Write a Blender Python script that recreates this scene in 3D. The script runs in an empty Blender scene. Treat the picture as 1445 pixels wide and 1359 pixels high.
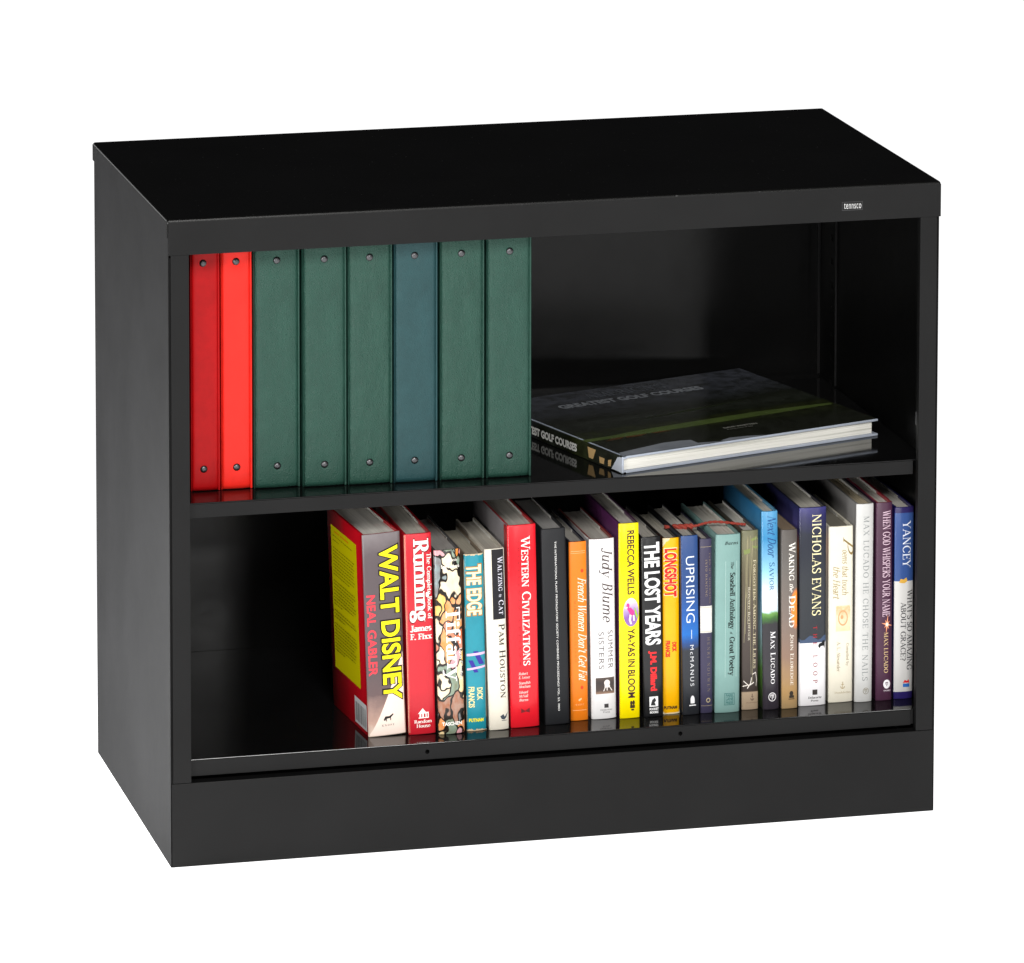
import bpy, bmesh, math, random
from mathutils import Vector
random.seed(7)
S = bpy.context.scene
COL = S.collection
R = math.radians

# ------------------------------------------------------------------ camera
cam_d = bpy.data.cameras.new('camera')
cam = bpy.data.objects.new('camera', cam_d); COL.objects.link(cam)
cam.location = (-1.2915, -6.5637, 2.178)
cam.rotation_euler = (1.4542, 0.0006, -0.2340)
cam_d.sensor_fit = 'HORIZONTAL'; cam_d.sensor_width = 36
cam_d.lens = 8513.19 / 1445 * 36
cam_d.shift_x = 154.5 / 1445
cam_d.shift_y = -1166.24 / 1445
cam_d.clip_start = 0.1; cam_d.clip_end = 200
S.camera = cam

# ------------------------------------------------------------------ world and lamps (dark studio, added glowing floor, softboxes and fills)
W = bpy.data.worlds.new('World'); S.world = W; W.use_nodes = True
W.node_tree.nodes['Background'].inputs[0].default_value = (0.02, 0.02, 0.021, 1)
W.node_tree.nodes['Background'].inputs[1].default_value = 0.5
S.view_settings.view_transform = 'Standard'; S.view_settings.look = 'None'
S.view_settings.exposure = 0; S.view_settings.gamma = 1

def softbox(name, loc, target, sx, sy, power, color=(1, 1, 1)):
    l = bpy.data.lights.new(name, 'AREA'); l.shape = 'RECTANGLE'; l.size = sx; l.size_y = sy
    l.energy = power; l.color = color
    o = bpy.data.objects.new(name, l); COL.objects.link(o); o.location = loc
    o.rotation_euler = (Vector(target) - Vector(loc)).to_track_quat('-Z', 'Y').to_euler()
    return o
softbox('key_softbox', (-0.1, -4.4, 2.9), (0.45, 0, 0.35), 1.3, 1.1, 185, (1, 0.985, 0.96))
softbox('strip_softbox', (1.15, -4.6, 1.51), (0.3, 0, 0.3), 0.62, 0.13, 15, (1, 0.99, 0.97))
softbox('right_softbox', (2.42, -4.6, 1.6), (0.6, 0, 0.4), 0.45, 0.5, 14, (1, 0.99, 0.97))
softbox('side_gradient_fill', (-0.62, 0.30, 0.16), (0.0, 0.16, 0.24), 0.3, 0.22, 22.0)  # unseen fill, added to make the left side panel brighter low down
softbox('left_fill', (-3.0, -3.6, 1.3), (0.3, 0, 0.3), 0.8, 1.2, 95, (1, 0.99, 0.97))  # unseen fill, added to brighten the left-facing covers

# ------------------------------------------------------------------ helpers
def link(name, me, mats, parent=None, smooth=False):
    o = bpy.data.objects.new(name, me); COL.objects.link(o)
    if not isinstance(mats, (list, tuple)): mats = [mats]
    for m in mats: me.materials.append(m)
    if smooth:
        for p in me.polygons: p.use_smooth = True
    if parent: o.parent = parent
    return o
def thing(name, label, cat, loc=(0, 0, 0), rot=(0, 0, 0), group=None):
    o = bpy.data.objects.new(name, None); COL.objects.link(o)
    o.location = loc; o.rotation_euler = rot; o.empty_display_size = 0.02
    o['label'] = label; o['category'] = cat
    if group: o['group'] = group
    return o
def bm_box(bm, x0, x1, y0, y1, z0, z1, mi=0):
    vs = [bm.verts.new(p) for p in ((x0,y0,z0),(x1,y0,z0),(x1,y1,z0),(x0,y1,z0),(x0,y0,z1),(x1,y0,z1),(x1,y1,z1),(x0,y1,z1))]
    for f in ((0,3,2,1),(4,5,6,7),(0,1,5,4),(1,2,6,5),(2,3,7,6),(3,0,4,7)):
        fc = bm.faces.new([vs[i] for i in f]); fc.material_index = mi
    return vs
def bm_mesh(bm, name, bevel=0, seg=2):
    if bevel:
        bmesh.ops.bevel(bm, geom=list(bm.edges), offset=bevel, segments=seg, affect='EDGES', profile=0.5, clamp_overlap=True)
    bmesh.ops.recalc_face_normals(bm, faces=list(bm.faces))
    me = bpy.data.meshes.new(name); bm.to_mesh(me); bm.free(); return me
def boxes(name, bl, mat, parent, bevel=0.0006, seg=2, smooth=False):
    out = bpy.data.meshes.new(name); big = bmesh.new()
    for b in bl:
        bm = bmesh.new(); bm_box(bm, *b)
        if bevel: bmesh.ops.bevel(bm, geom=list(bm.edges), offset=bevel, segments=seg, affect='EDGES', profile=0.5, clamp_overlap=True)
        tmp = bpy.data.meshes.new('t'); bm.to_mesh(tmp); bm.free(); big.from_mesh(tmp); bpy.data.meshes.remove(tmp)
    bmesh.ops.recalc_face_normals(big, faces=list(big.faces))
    big.to_mesh(out); big.free()
    return link(name, out, mat, parent)
def tube(pts, rad, n=8):
    bm = bmesh.new(); rings = []
    P = [Vector(p) for p in pts]
    for i, p in enumerate(P):
        t = (P[min(i+1, len(P)-1)] - P[max(i-1, 0)]).normalized()
        a = t.orthogonal().normalized() if i == 0 else (a - t*a.dot(t)).normalized()
        b = t.cross(a); r = rad[i] if isinstance(rad, list) else rad
        rings.append([bm.verts.new(p + (a*math.cos(k*2*math.pi/n) + b*math.sin(k*2*math.pi/n))*r) for k in range(n)])
    for i in range(len(rings)-1):
        for k in range(n): bm.faces.new((rings[i][k], rings[i][(k+1) % n], rings[i+1][(k+1) % n], rings[i+1][k]))
    bm.faces.new(rings[0]); bm.faces.new(rings[-1])
    return bm
# ------------------------------------------------------------------ materials
def lin(c):
    if isinstance(c, str):
        c = [int(c[i:i+2], 16)/255 for i in (0, 2, 4)]
    return tuple(((v+0.055)/1.055)**2.4 if v > 0.04045 else v/12.92 for v in c) + (1,)
def newmat(name):
    m = bpy.data.materials.new(name); m.use_nodes = True
    nt = m.node_tree; return m, nt, nt.nodes['Principled BSDF']
def N(nt, t, **kw):
    n = nt.nodes.new(t)
    for k, v in kw.items(): setattr(n, k, v)
    return n
def coords(nt, scale=(1, 1, 1), loc=(0, 0, 0)):
    tc = N(nt, 'ShaderNodeTexCoord'); mp = N(nt, 'ShaderNodeMapping')
    mp.inputs['Scale'].default_value = scale; mp.inputs['Location'].default_value = loc
    nt.links.new(tc.outputs['Object'], mp.inputs[0]); return mp.outputs[0]
def noise(nt, vec, scale, detail=3, rough=0.5):
    n = N(nt, 'ShaderNodeTexNoise'); n.inputs['Scale'].default_value = scale
    n.inputs['Detail'].default_value = detail; n.inputs['Roughness'].default_value = rough
    nt.links.new(vec, n.inputs['Vector']); return n.outputs['Fac']
def bump(nt, bs, h, strength, dist):
    b = N(nt, 'ShaderNodeBump'); b.inputs['Strength'].default_value = strength; b.inputs['Distance'].default_value = dist
    nt.links.new(h, b.inputs['Height']); nt.links.new(b.outputs[0], bs.inputs['Normal'])
def ramp(nt, fac, stops, interp='LINEAR'):
    r = N(nt, 'ShaderNodeValToRGB'); cr = r.color_ramp; cr.interpolation = interp
    while len(cr.elements) < len(stops): cr.elements.new(0.5)
    for e, (p, c) in zip(cr.elements, stops): e.position = p
    for e, (p, c) in zip(cr.elements, stops): e.color = c if len(c) == 4 else lin(c)
    nt.links.new(fac, r.inputs[0]); return r.outputs[0]
def mixc(nt, fac, a, b, mode='MIX'):
    m = N(nt, 'ShaderNodeMix', data_type='RGBA', blend_type=mode)
    if isinstance(fac, (int, float)): m.inputs[0].default_value = fac
    else: nt.links.new(fac, m.inputs[0])
    for i, v in ((6, a), (7, b)):
        if isinstance(v, tuple): m.inputs[i].default_value = v
        else: nt.links.new(v, m.inputs[i])
    return m.outputs[2]
_mc = {}
def ink(c, rough=0.45):
    k = (c, rough)
    if k in _mc: return _mc[k]
    m, nt, b = newmat('ink_' + c); b.inputs['Base Color'].default_value = lin(c); b.inputs['Roughness'].default_value = rough
    b.inputs['Specular IOR Level'].default_value = 0.3
    _mc[k] = m; return m
def jacket(c, rough=0.32, wear=0.06, spec=0.4):
    k = ('j', c, rough)
    if k in _mc: return _mc[k]
    m, nt, b = newmat('jacket_' + c); v = coords(nt)
    f = noise(nt, v, 26, 4, 0.6); f2 = noise(nt, v, 300, 2)
    a = lin(c); d = tuple(x*(1-wear*2.2) for x in a[:3]) + (1,)
    nt.links.new(ramp(nt, f, [(0.3, a), (0.75, d)]), b.inputs['Base Color'])
    b.inputs['Roughness'].default_value = rough; b.inputs['Specular IOR Level'].default_value = spec
    bump(nt, b, f2, 0.08, 0.0004)
    _mc[k] = m; return m
def zmat(name, stops, h, amp=0.04, rough=0.32, nscale=60, blotch=None, axis=2, zones=()):
    """printed picture: bands of colour up the spine with noisy borders; stops run from the foot (0) to the head (1)"""
    m, nt, b = newmat(name); v = coords(nt)
    sp = N(nt, 'ShaderNodeSeparateXYZ'); nt.links.new(v, sp.inputs[0])
    d = N(nt, 'ShaderNodeMath', operation='DIVIDE'); nt.links.new(sp.outputs[axis], d.inputs[0]); d.inputs[1].default_value = h
    nf = noise(nt, v, nscale, 5, 0.6)
    s = N(nt, 'ShaderNodeMath', operation='MULTIPLY_ADD'); nt.links.new(nf, s.inputs[0]); s.inputs[1].default_value = amp*2; s.inputs[2].default_value = -amp
    ad = N(nt, 'ShaderNodeMath', operation='ADD'); nt.links.new(d.outputs[0], ad.inputs[0]); nt.links.new(s.outputs[0], ad.inputs[1])
    c = ramp(nt, ad.outputs[0], stops)
    if blotch:                                   # (colour, (x, z) centre in metres, (rx, rz))
        col, (cx, cz), (rx, rz) = blotch
        mp = N(nt, 'ShaderNodeMapping'); mp.inputs['Scale'].default_value = (1/rx, 0, 1/rz); mp.inputs['Location'].default_value = (-cx/rx, 0, -cz/rz)
        nt.links.new(v, mp.inputs[0])
        ln = N(nt, 'ShaderNodeVectorMath', operation='LENGTH'); nt.links.new(mp.outputs[0], ln.inputs[0])
        a2 = N(nt, 'ShaderNodeMath', operation='MULTIPLY_ADD'); nt.links.new(nf, a2.inputs[0]); a2.inputs[1].default_value = 0.9; nt.links.new(ln.outputs[1], a2.inputs[2])
        fr = ramp(nt, a2.outputs[0], [(0.75, (1, 1, 1, 1)), (1.0, (0, 0, 0, 1))])
        # ColorRamp clamps at 1, so scale the radius
        a2.inputs[1].default_value = 0.5
        c = mixc(nt, fr, c, lin(col))
    for frac, side_, col in zones:               # crisp printed zones: below or above a height
        gt = N(nt, 'ShaderNodeMath', operation='LESS_THAN' if side_ == 'below' else 'GREATER_THAN'); nt.links.new(d.outputs[0], gt.inputs[0]); gt.inputs[1].default_value = frac
        c = mixc(nt, gt.outputs[0], c, lin(col))
    nt.links.new(c, b.inputs['Base Color']); b.inputs['Roughness'].default_value = rough; b.inputs['Specular IOR Level'].default_value = 0.4
    return m
def paint(name, base, rough, spec=0.3, grain=0.05, dent=0.0, coat=0.0):
    m, nt, b = newmat(name); v = coords(nt)
    b.inputs['Specular IOR Level'].default_value = spec
    f = noise(nt, v, 9, 3)
    nt.links.new(ramp(nt, f, [(0.3, tuple(x*0.85 for x in base)+(1,)), (0.7, tuple(x*1.15 for x in base)+(1,))]), b.inputs['Base Color'])
    r = N(nt, 'ShaderNodeMath', operation='MULTIPLY_ADD'); nt.links.new(noise(nt, v, 35, 4, 0.7), r.inputs[0]); r.inputs[1].default_value = 0.10; r.inputs[2].default_value = rough-0.05
    nt.links.new(r.outputs[0], b.inputs['Roughness'])
    g = noise(nt, v, 900, 2)
    b1 = N(nt, 'ShaderNodeBump'); b1.inputs['Strength'].default_value = grain; b1.inputs['Distance'].default_value = 0.0003
    nt.links.new(g, b1.inputs['Height'])
    if dent:
        b2 = N(nt, 'ShaderNodeBump'); b2.inputs['Strength'].default_value = 1; b2.inputs['Distance'].default_value = dent
        nt.links.new(noise(nt, v, 4.5, 1), b2.inputs['Height']); nt.links.new(b2.outputs[0], b1.inputs['Normal'])
    nt.links.new(b1.outputs[0], b.inputs['Normal'])
    if name.endswith('top'):
        sp_ = ramp(nt, noise(nt, v, 260, 1), [(0.76, (0, 0, 0, 1)), (0.80, (1, 1, 1, 1))])
        src = b.inputs['Base Color'].links[0].from_socket
        nt.links.new(mixc(nt, sp_, src, (0.07, 0.07, 0.07, 1)), b.inputs['Base Color'])
    return m
PB = (0.0105, 0.0105, 0.0108)
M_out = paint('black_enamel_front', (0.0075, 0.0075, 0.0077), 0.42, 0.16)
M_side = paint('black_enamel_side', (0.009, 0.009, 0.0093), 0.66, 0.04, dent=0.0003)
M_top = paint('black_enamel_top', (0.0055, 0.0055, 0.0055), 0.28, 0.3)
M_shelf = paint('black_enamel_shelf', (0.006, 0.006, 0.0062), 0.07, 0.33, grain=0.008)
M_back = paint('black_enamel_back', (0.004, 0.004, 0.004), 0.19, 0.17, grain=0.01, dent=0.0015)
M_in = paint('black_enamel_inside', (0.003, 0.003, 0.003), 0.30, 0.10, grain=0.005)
M_shade_black = ink('000000', 0.9)  # pure black standing in for shade inside holes and gaps

def page_mat(c='b9b4aa'):
    k = ('page', c)
    if k in _mc: return _mc[k]
    m, nt, b = newmat('page_edges_' + c); v = coords(nt, (2600, 30, 30)); v2 = coords(nt, (420, 8, 8))
    f = noise(nt, v, 1, 2, 0.6); f2 = noise(nt, v2, 1, 3, 0.6)
    mm = N(nt, 'ShaderNodeMath', operation='ADD'); nt.links.new(f, mm.inputs[0]); nt.links.new(f2, mm.inputs[1])
    m2 = N(nt, 'ShaderNodeMath', operation='MULTIPLY'); nt.links.new(mm.outputs[0], m2.inputs[0]); m2.inputs[1].default_value = 0.5
    a = lin(c); a = tuple(min(.85, x*1.55) for x in a[:3])+(1,); d = tuple(x*0.80 for x in a[:3])+(1,)
    nt.links.new(ramp(nt, m2.outputs[0], [(0.35, d), (0.6, a)]), b.inputs['Base Color'])
    b.inputs['Roughness'].default_value = 0.85; b.inputs['Specular IOR Level'].default_value = 0.15
    bump(nt, b, m2.outputs[0], 0.5, 0.0003)
    _mc[k] = m; return m

# ------------------------------------------------------------------ lettering
SER = {}
TH, TN = 0.155, 0.06
def G(ch, w, *it): SER[ch] = (w, it)
def stem(x, y0=0.0, y1=1.0, s='b', w='T'): return ('l', x, y0, x, y1, w, s)
def ln(x0, y0, x1, y1, w='N', s=''): return ('l', x0, y0, x1, y1, w, s)
def arc(cx, cy, rx, ry, a0=0, a1=360): return ('a', cx, cy, rx, ry, a0, a1)
G('A', .82, ln(.10,0,.40,1,'N','0'), ln(.38,1,.72,0,'T','1'), ln(.2,.33,.6,.33))
G('B', .70, stem(.16), arc(.32,.76,.20,.22,-90,90), arc(.34,.27,.25,.25,-90,90), ln(.14,.97,.32,.97), ln(.14,.53,.34,.53), ln(.14,.03,.34,.03))
G('C', .80, arc(.44,.5,.34,.48,38,322), ln(.72,.66,.72,.97,'N'))
G('D', .82, stem(.16), arc(.36,.5,.34,.47,-90,90), ln(.14,.97,.36,.97), ln(.14,.03,.36,.03))
G('E', .68, stem(.16), ln(.14,.97,.58,.97), ln(.58,.76,.58,1), ln(.14,.52,.48,.52), ln(.48,.41,.48,.63), ln(.14,.03,.60,.03), ln(.60,0,.60,.26))
G('F', .62, stem(.16), ln(.14,.97,.56,.97), ln(.56,.74,.56,1), ln(.14,.52,.46,.52), ln(.46,.41,.46,.63))
G('G', .86, arc(.44,.5,.34,.48,38,322), ln(.72,.66,.72,.97), stem(.70,.06,.40,'1'))
G('H', .86, stem(.16), stem(.68), ln(.16,.52,.68,.52))
G('I', .36, stem(.18))
G('J', .46, stem(.30,.15,1,'1'), arc(.17,.14,.13,.2,190,350))
G('K', .80, stem(.16), ln(.16,.42,.60,1,'N','1'), ln(.32,.60,.68,0,'T','1'))
G('L', .66, stem(.16), ln(.14,.03,.58,.03), ln(.58,0,.58,.28))
G('M', .98, ln(.14,0,.16,1,'N','b'), ln(.16,1,.48,.04,'T'), ln(.48,.04,.80,1,'N'), ln(.80,0,.80,1,'T','b'))
G('N', .86, ln(.14,0,.14,1,'N','b'), ln(.14,1,.70,.0,'T'), ln(.70,0,.70,1,'N','1'))
G('O', .88, arc(.44,.5,.34,.48))
G('P', .68, stem(.16), arc(.32,.72,.24,.26,-90,90), ln(.14,.97,.32,.97), ln(.14,.46,.32,.46))
G('Q', .88, arc(.44,.5,.34,.48), ln(.44,.05,.80,-.2,'T'))
G('R', .76, stem(.16), arc(.32,.74,.22,.24,-90,90), ln(.14,.97,.32,.97), ln(.14,.50,.32,.50), ln(.34,.50,.68,0,'T','1'))
G('S', .60, arc(.31,.75,.19,.22,35,250), arc(.30,.26,.21,.24,-145,80), ln(.22,.60,.40,.44,'T'), ln(.50,.72,.50,.98), ln(.09,.02,.09,.28))
G('T', .74, stem(.37,0,1,'0'), ln(.06,.97,.68,.97), ln(.06,.76,.06,1), ln(.68,.76,.68,1))
G('U', .84, stem(.16,.28,1,'1'), arc(.40,.30,.24,.28,180,360), ln(.64,.28,.66,1,'N','1'))
G('V', .80, ln(.10,1,.42,0,'T','0'), ln(.42,0,.70,1,'N','1'))
G('W', 1.12, ln(.08,1,.34,0,'T','0'), ln(.34,0,.56,1,'N'), ln(.52,1,.78,0,'T','0'), ln(.78,0,1.02,1,'N','1'))
G('X', .80, ln(.12,1,.68,0,'T','b'), ln(.66,1,.12,0,'N','b'))
G('Y', .78, ln(.08,1,.38,.48,'T','0'), ln(.68,1,.38,.48,'N','0'), stem(.38,0,.50,'0'))
G('Z', .70, ln(.08,.97,.60,.97), ln(.60,1,.08,0,'T'), ln(.08,.03,.62,.03), ln(.08,.76,.08,1), ln(.62,0,.62,.26))
G('a', .58, arc(.25,.19,.16,.19), ln(.46,.02,.46,.46,'T'), arc(.30,.46,.16,.18,0,150), ln(.46,.03,.56,.03))
G('b', .64, stem(.14,0,1,'1'), arc(.34,.33,.20,.32))
G('c', .54, arc(.30,.33,.21,.32,40,320))
G('d', .66, arc(.28,.33,.20,.32), stem(.50,0,1,'b'))
G('e', .56, arc(.29,.33,.21,.32,0,310), ln(.10,.35,.50,.35))
G('f', .42, stem(.18,0,.80,'0'), arc(.32,.80,.14,.18,40,180), ln(.04,.64,.36,.64))
G('g', .58, arc(.26,.44,.17,.22), arc(.28,-.14,.22,.16), ln(.16,.24,.14,.08,'N'), ln(.14,.06,.42,.0,'T'), ln(.40,.60,.54,.66,'T'))
G('h', .70, stem(.14), arc(.36,.42,.19,.23,0,180), stem(.55,0,.44,'0'))
G('i', .34, stem(.17,0,.66,'b'), arc(.17,.86,.035,.05))
G('j', .32, stem(.17,-.1,.66,'1'), arc(.05,-.1,.12,.16,200,360), arc(.17,.86,.035,.05))
G('k', .66, stem(.14), ln(.16,.26,.50,.66,'N','1'), ln(.28,.40,.56,0,'T','1'))
G('l', .32, stem(.16))
G('m', 1.02, stem(.14,0,.66,'b'), arc(.33,.42,.16,.23,0,180), stem(.50,0,.44,'0'), arc(.69,.42,.17,.23,0,180), stem(.87,0,.44,'0'))
G('n', .70, stem(.14,0,.66,'b'), arc(.36,.42,.19,.23,0,180), stem(.55,0,.44,'0'))
G('o', .62, arc(.31,.33,.21,.32))
G('p', .66, stem(.14,-.3,.66,'b'), arc(.36,.33,.20,.32))
G('q', .64, arc(.28,.33,.20,.32), stem(.50,-.3,.66,'0'))
G('r', .48, stem(.14,0,.66,'b'), arc(.32,.46,.16,.20,40,150))
G('s', .46, arc(.23,.49,.14,.16,30,250), arc(.22,.18,.15,.16,-145,80), ln(.15,.40,.30,.27,'T'))
G('t', .42, ln(.18,.08,.18,.86,'T'), arc(.30,.12,.12,.10,180,330), ln(.04,.64,.36,.64))
G('u', .68, stem(.14,.22,.66,'1'), arc(.32,.22,.18,.20,180,360), stem(.52,0,.66,'b'))
G('v', .62, ln(.08,.66,.32,0,'T','0'), ln(.32,0,.54,.66,'N','1'))
G('w', .88, ln(.06,.66,.26,0,'T','0'), ln(.26,0,.44,.66,'N'), ln(.42,.66,.62,0,'T'), ln(.62,0,.80,.66,'N','1'))
G('x', .62, ln(.10,.66,.52,0,'T','b'), ln(.50,.66,.10,0,'N','b'))
G('y', .62, ln(.08,.66,.32,0,'T','0'), ln(.54,.66,.26,-.24,'N','0'), arc(.18,-.2,.08,.07,200,360))
G('z', .54, ln(.08,.63,.46,.63), ln(.46,.66,.08,0,'T'), ln(.08,.03,.48,.03))
G('.', .28, arc(.12,.06,.03,.04)); G(',', .28, arc(.12,.06,.03,.04), ln(.15,.04,.09,-.12))
G("'", .24, ln(.12,1,.12,.74,'T')); G('-', .40, ln(.06,.34,.34,.34)); G(' ', .38)
G('?', .54, arc(.27,.75,.19,.22,-60,160), ln(.30,.54,.28,.28,'T'), arc(.28,.06,.03,.04))

def serif_text(s, weight=1.0, slant=0.0, small=None, track=0.0):
    V, F = [], []; x = 0; k = 0
    th, tn = TH*weight, TN*max(weight, 0.75)
    for i, ch in enumerate(s):
        sc = 1.0
        c = ch
        if small and ch.islower(): c = ch.upper(); sc = small
        w, it = SER.get(c, SER[' '])
        def add(pts):
            n = len(V)
            for (a, b) in pts: V.append((x + a*sc + slant*b*sc, b*sc, k))
            return n
        for g in it:
            k += 1
            if g[0] == 'l':
                _, x0, y0, x1, y1, wt, sf = g
                t = (th if wt == 'T' else tn)/2/sc**0.5; dx, dy = x1-x0, y1-y0; L = math.hypot(dx, dy) or 1
                if abs(dx) > abs(dy)*3: px, py = -dy/L*t, dx/L*t
                else: px, py = t*L/max(abs(dy), .2)*0.9, 0
                n = add([(x0-px, y0-py), (x0+px, y0+py), (x1+px, y1+py), (x1-px, y1-py)]); F.append((n, n+1, n+2, n+3))
                for e, (sx, sy) in (('0', (x0, y0)), ('1', (x1, y1))):
                    if sf == 'b' or sf == e:
                        k += 1; hw = th*0.95 if wt == 'T' else th*0.78; d = tn*0.9
                        oy = d/2 if sy < 0.4 and sy < max(y0, y1) else -d/2
                        n = add([(sx-hw, sy+oy-d/2), (sx+hw, sy+oy-d/2), (sx+hw, sy+oy+d/2), (sx-hw, sy+oy+d/2)]); F.append((n, n+1, n+2, n+3))
            else:
                _, cx, cy, rx, ry, a0, a1 = g; m = max(6, int(abs(a1-a0)/18)); prev = None
                for j in range(m+1):
                    a = R(a0 + (a1-a0)*j/m); t = (tn + (th-tn)*abs(math.cos(a)))/2
                    n = add([(cx+(rx-t)*math.cos(a), cy+(ry-t)*math.sin(a)), (cx+(rx+t)*math.cos(a), cy+(ry+t)*math.sin(a))])
                    if prev is not None: F.append((prev, prev+1, n+1, n))
                    prev = n
        x += (w + track)*sc
    return V, F
def sans_text(s, weight=0.0, slant=0.0, small=None, track=0.0):
    cu = bpy.data.curves.new('t', 'FONT'); cu.body = s; cu.offset = weight; cu.shear = slant
    cu.space_character = 1 + track; cu.resolution_u = 4
    if small:
        cu.small_caps_scale = small
        for i in range(len(s)): cu.body_format[i].use_small_caps = True
    o = bpy.data.objects.new('t', cu); COL.objects.link(o)
    dg = bpy.context.evaluated_depsgraph_get(); me = o.evaluated_get(dg).to_mesh()
    V = [(v.co.x, v.co.y, 0) for v in me.vertices]; F = [tuple(p.vertices) for p in me.polygons]
    o.evaluated_get(dg).to_mesh_clear(); bpy.data.objects.remove(o); bpy.data.curves.remove(cu)
    return V, F

class Surf:
    """maps (u, v) on a book's spine (or left board) to 3D; v runs down from the head"""
    def __init__(s, w, h, D, b): s.w, s.h, s.D, s.b = w, h, D, b
    def spine(s, u, v, off):
        x = (u-.5)*s.w; t = min(1, abs(x)/(s.w/2))
        return (x, s.b*t**3 - off, s.h*(1-v))
    def left(s, u, v, off):
        return (-s.w/2 - off, s.D*(1-u), s.h*(1-v))
    def top(s, u, v, off):        # for a flat-lying thing, unused by the spines
        return (u, v, off)
def put(parent, name, VF, mapf, rect, mat, mode='down', off=0.00028):
    V, F = VF
    if not V: return None
    V, F = slice_grid(V, F, 1 if mode == 'down' else 0)
    xs = [v[0] for v in V]; ys = [v[1] for v in V]; x0, x1, y0, y1 = min(xs), max(xs), min(ys), max(ys)
    u0, u1, v0, v1 = rect; out = []
    for (a, b, k) in V:
        a = (a-x0)/(x1-x0); b = (b-y0)/(y1-y0); o = off + (k % 40)*0.000002
        if mode == 'down': out.append(mapf(u0+b*(u1-u0), v0+a*(v1-v0), o))
        else: out.append(mapf(u0+a*(u1-u0), v1+b*(v0-v1), o))
    me = bpy.data.meshes.new(name); me.from_pydata(out, [], F); me.update()
    return link(name, me, mat, parent)
def slice_grid(V, F, ax, n=9):
    bm = bmesh.new(); vs = [bm.verts.new(v) for v in V]
    for f in F:
        try: bm.faces.new([vs[i] for i in f])
        except ValueError: pass
    lo = min(v[ax] for v in V); hi = max(v[ax] for v in V); nrm = [0, 0, 0]; nrm[ax] = 1
    for k in range(1, n):
        co = [0, 0, 0]; co[ax] = lo+(hi-lo)*k/n
        bmesh.ops.bisect_plane(bm, geom=list(bm.verts)+list(bm.edges)+list(bm.faces), plane_co=co, plane_no=nrm, dist=1e-7)
    bm.verts.index_update()
    V2 = [tuple(v.co) for v in bm.verts]; F2 = [tuple(v.index for v in f.verts) for f in bm.faces]; bm.free(); return V2, F2
def patch(parent, name, mapf, rect, mat, off=0.00012, nu=8):
    u0, u1, v0, v1 = rect; V = []; F = []
    for i in range(nu+1):
        u = u0+(u1-u0)*i/nu
        V += [mapf(u, v0, off), mapf(u, v1, off)]
    for i in range(nu): F.append((2*i, 2*i+1, 2*i+3, 2*i+2))
    me = bpy.data.meshes.new(name); me.from_pydata(V, [], F); me.update()
    return link(name, me, mat, parent, smooth=True)
def polys(parent, name, mapf, pls, mat, off=0.0003):
    """flat printed shapes: polygons given in (u, v)"""
    V, F = [], []
    for k, pl in enumerate(pls):
        P3 = [(u, v, 0) for u, v in pl]
        V2, F2 = slice_grid(P3, [tuple(range(len(P3)))], 0, max(1, int(12*(max(p[0] for p in P3)-min(p[0] for p in P3)))))
        n = len(V); V += [mapf(p[0], p[1], off+k*0.000004) for p in V2]; F += [tuple(i+n for i in f) for f in F2]
    me = bpy.data.meshes.new(name); me.from_pydata(V, [], F); me.update()
    return link(name, me, mat, parent)
def ell(cu, cv, ru, rv, n=24, a0=0, a1=360): return [(cu+ru*math.cos(R(a0+(a1-a0)*i/n)), cv+rv*math.sin(R(a0+(a1-a0)*i/n))) for i in range(n)]
def ring(cu, cv, ru, rv, t, n=24):
    out = []
    for i in range(n):
        a, b = 2*math.pi*i/n, 2*math.pi*(i+1)/n
        out.append([(cu+ru*math.cos(a), cv+rv*math.sin(a)), (cu+ru*math.cos(b), cv+rv*math.sin(b)), (cu+ru*t*math.cos(b), cv+rv*t*math.sin(b)), (cu+ru*t*math.cos(a), cv+rv*t*math.sin(a))])
    return out
def rc(u0, u1, v0, v1): return [(u0, v1), (u1, v1), (u1, v0), (u0, v0)]

# ------------------------------------------------------------------ setting: white floor, emission added to keep it shadowless and fill from below
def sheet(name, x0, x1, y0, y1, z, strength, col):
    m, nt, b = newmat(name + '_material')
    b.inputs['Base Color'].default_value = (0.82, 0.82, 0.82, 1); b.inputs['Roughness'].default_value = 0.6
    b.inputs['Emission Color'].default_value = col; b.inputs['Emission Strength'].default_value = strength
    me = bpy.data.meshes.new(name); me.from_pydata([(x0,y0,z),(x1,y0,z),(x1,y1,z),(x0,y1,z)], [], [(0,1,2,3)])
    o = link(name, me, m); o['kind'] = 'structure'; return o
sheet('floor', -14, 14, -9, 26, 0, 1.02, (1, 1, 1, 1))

# ------------------------------------------------------------------ bookcase
CW, CD, CH = 0.9144, 0.4572, 0.7542
bc = thing('bookcase', 'low black enamelled steel bookcase with two bays of books and binders on a white floor', 'bookcase')
LIP, SLIP = 0.0417, 0.0219
e = 0.0014
BY = 0.440     # inner face of the back panel
IW = 0.0064    # inner wall offset
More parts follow.
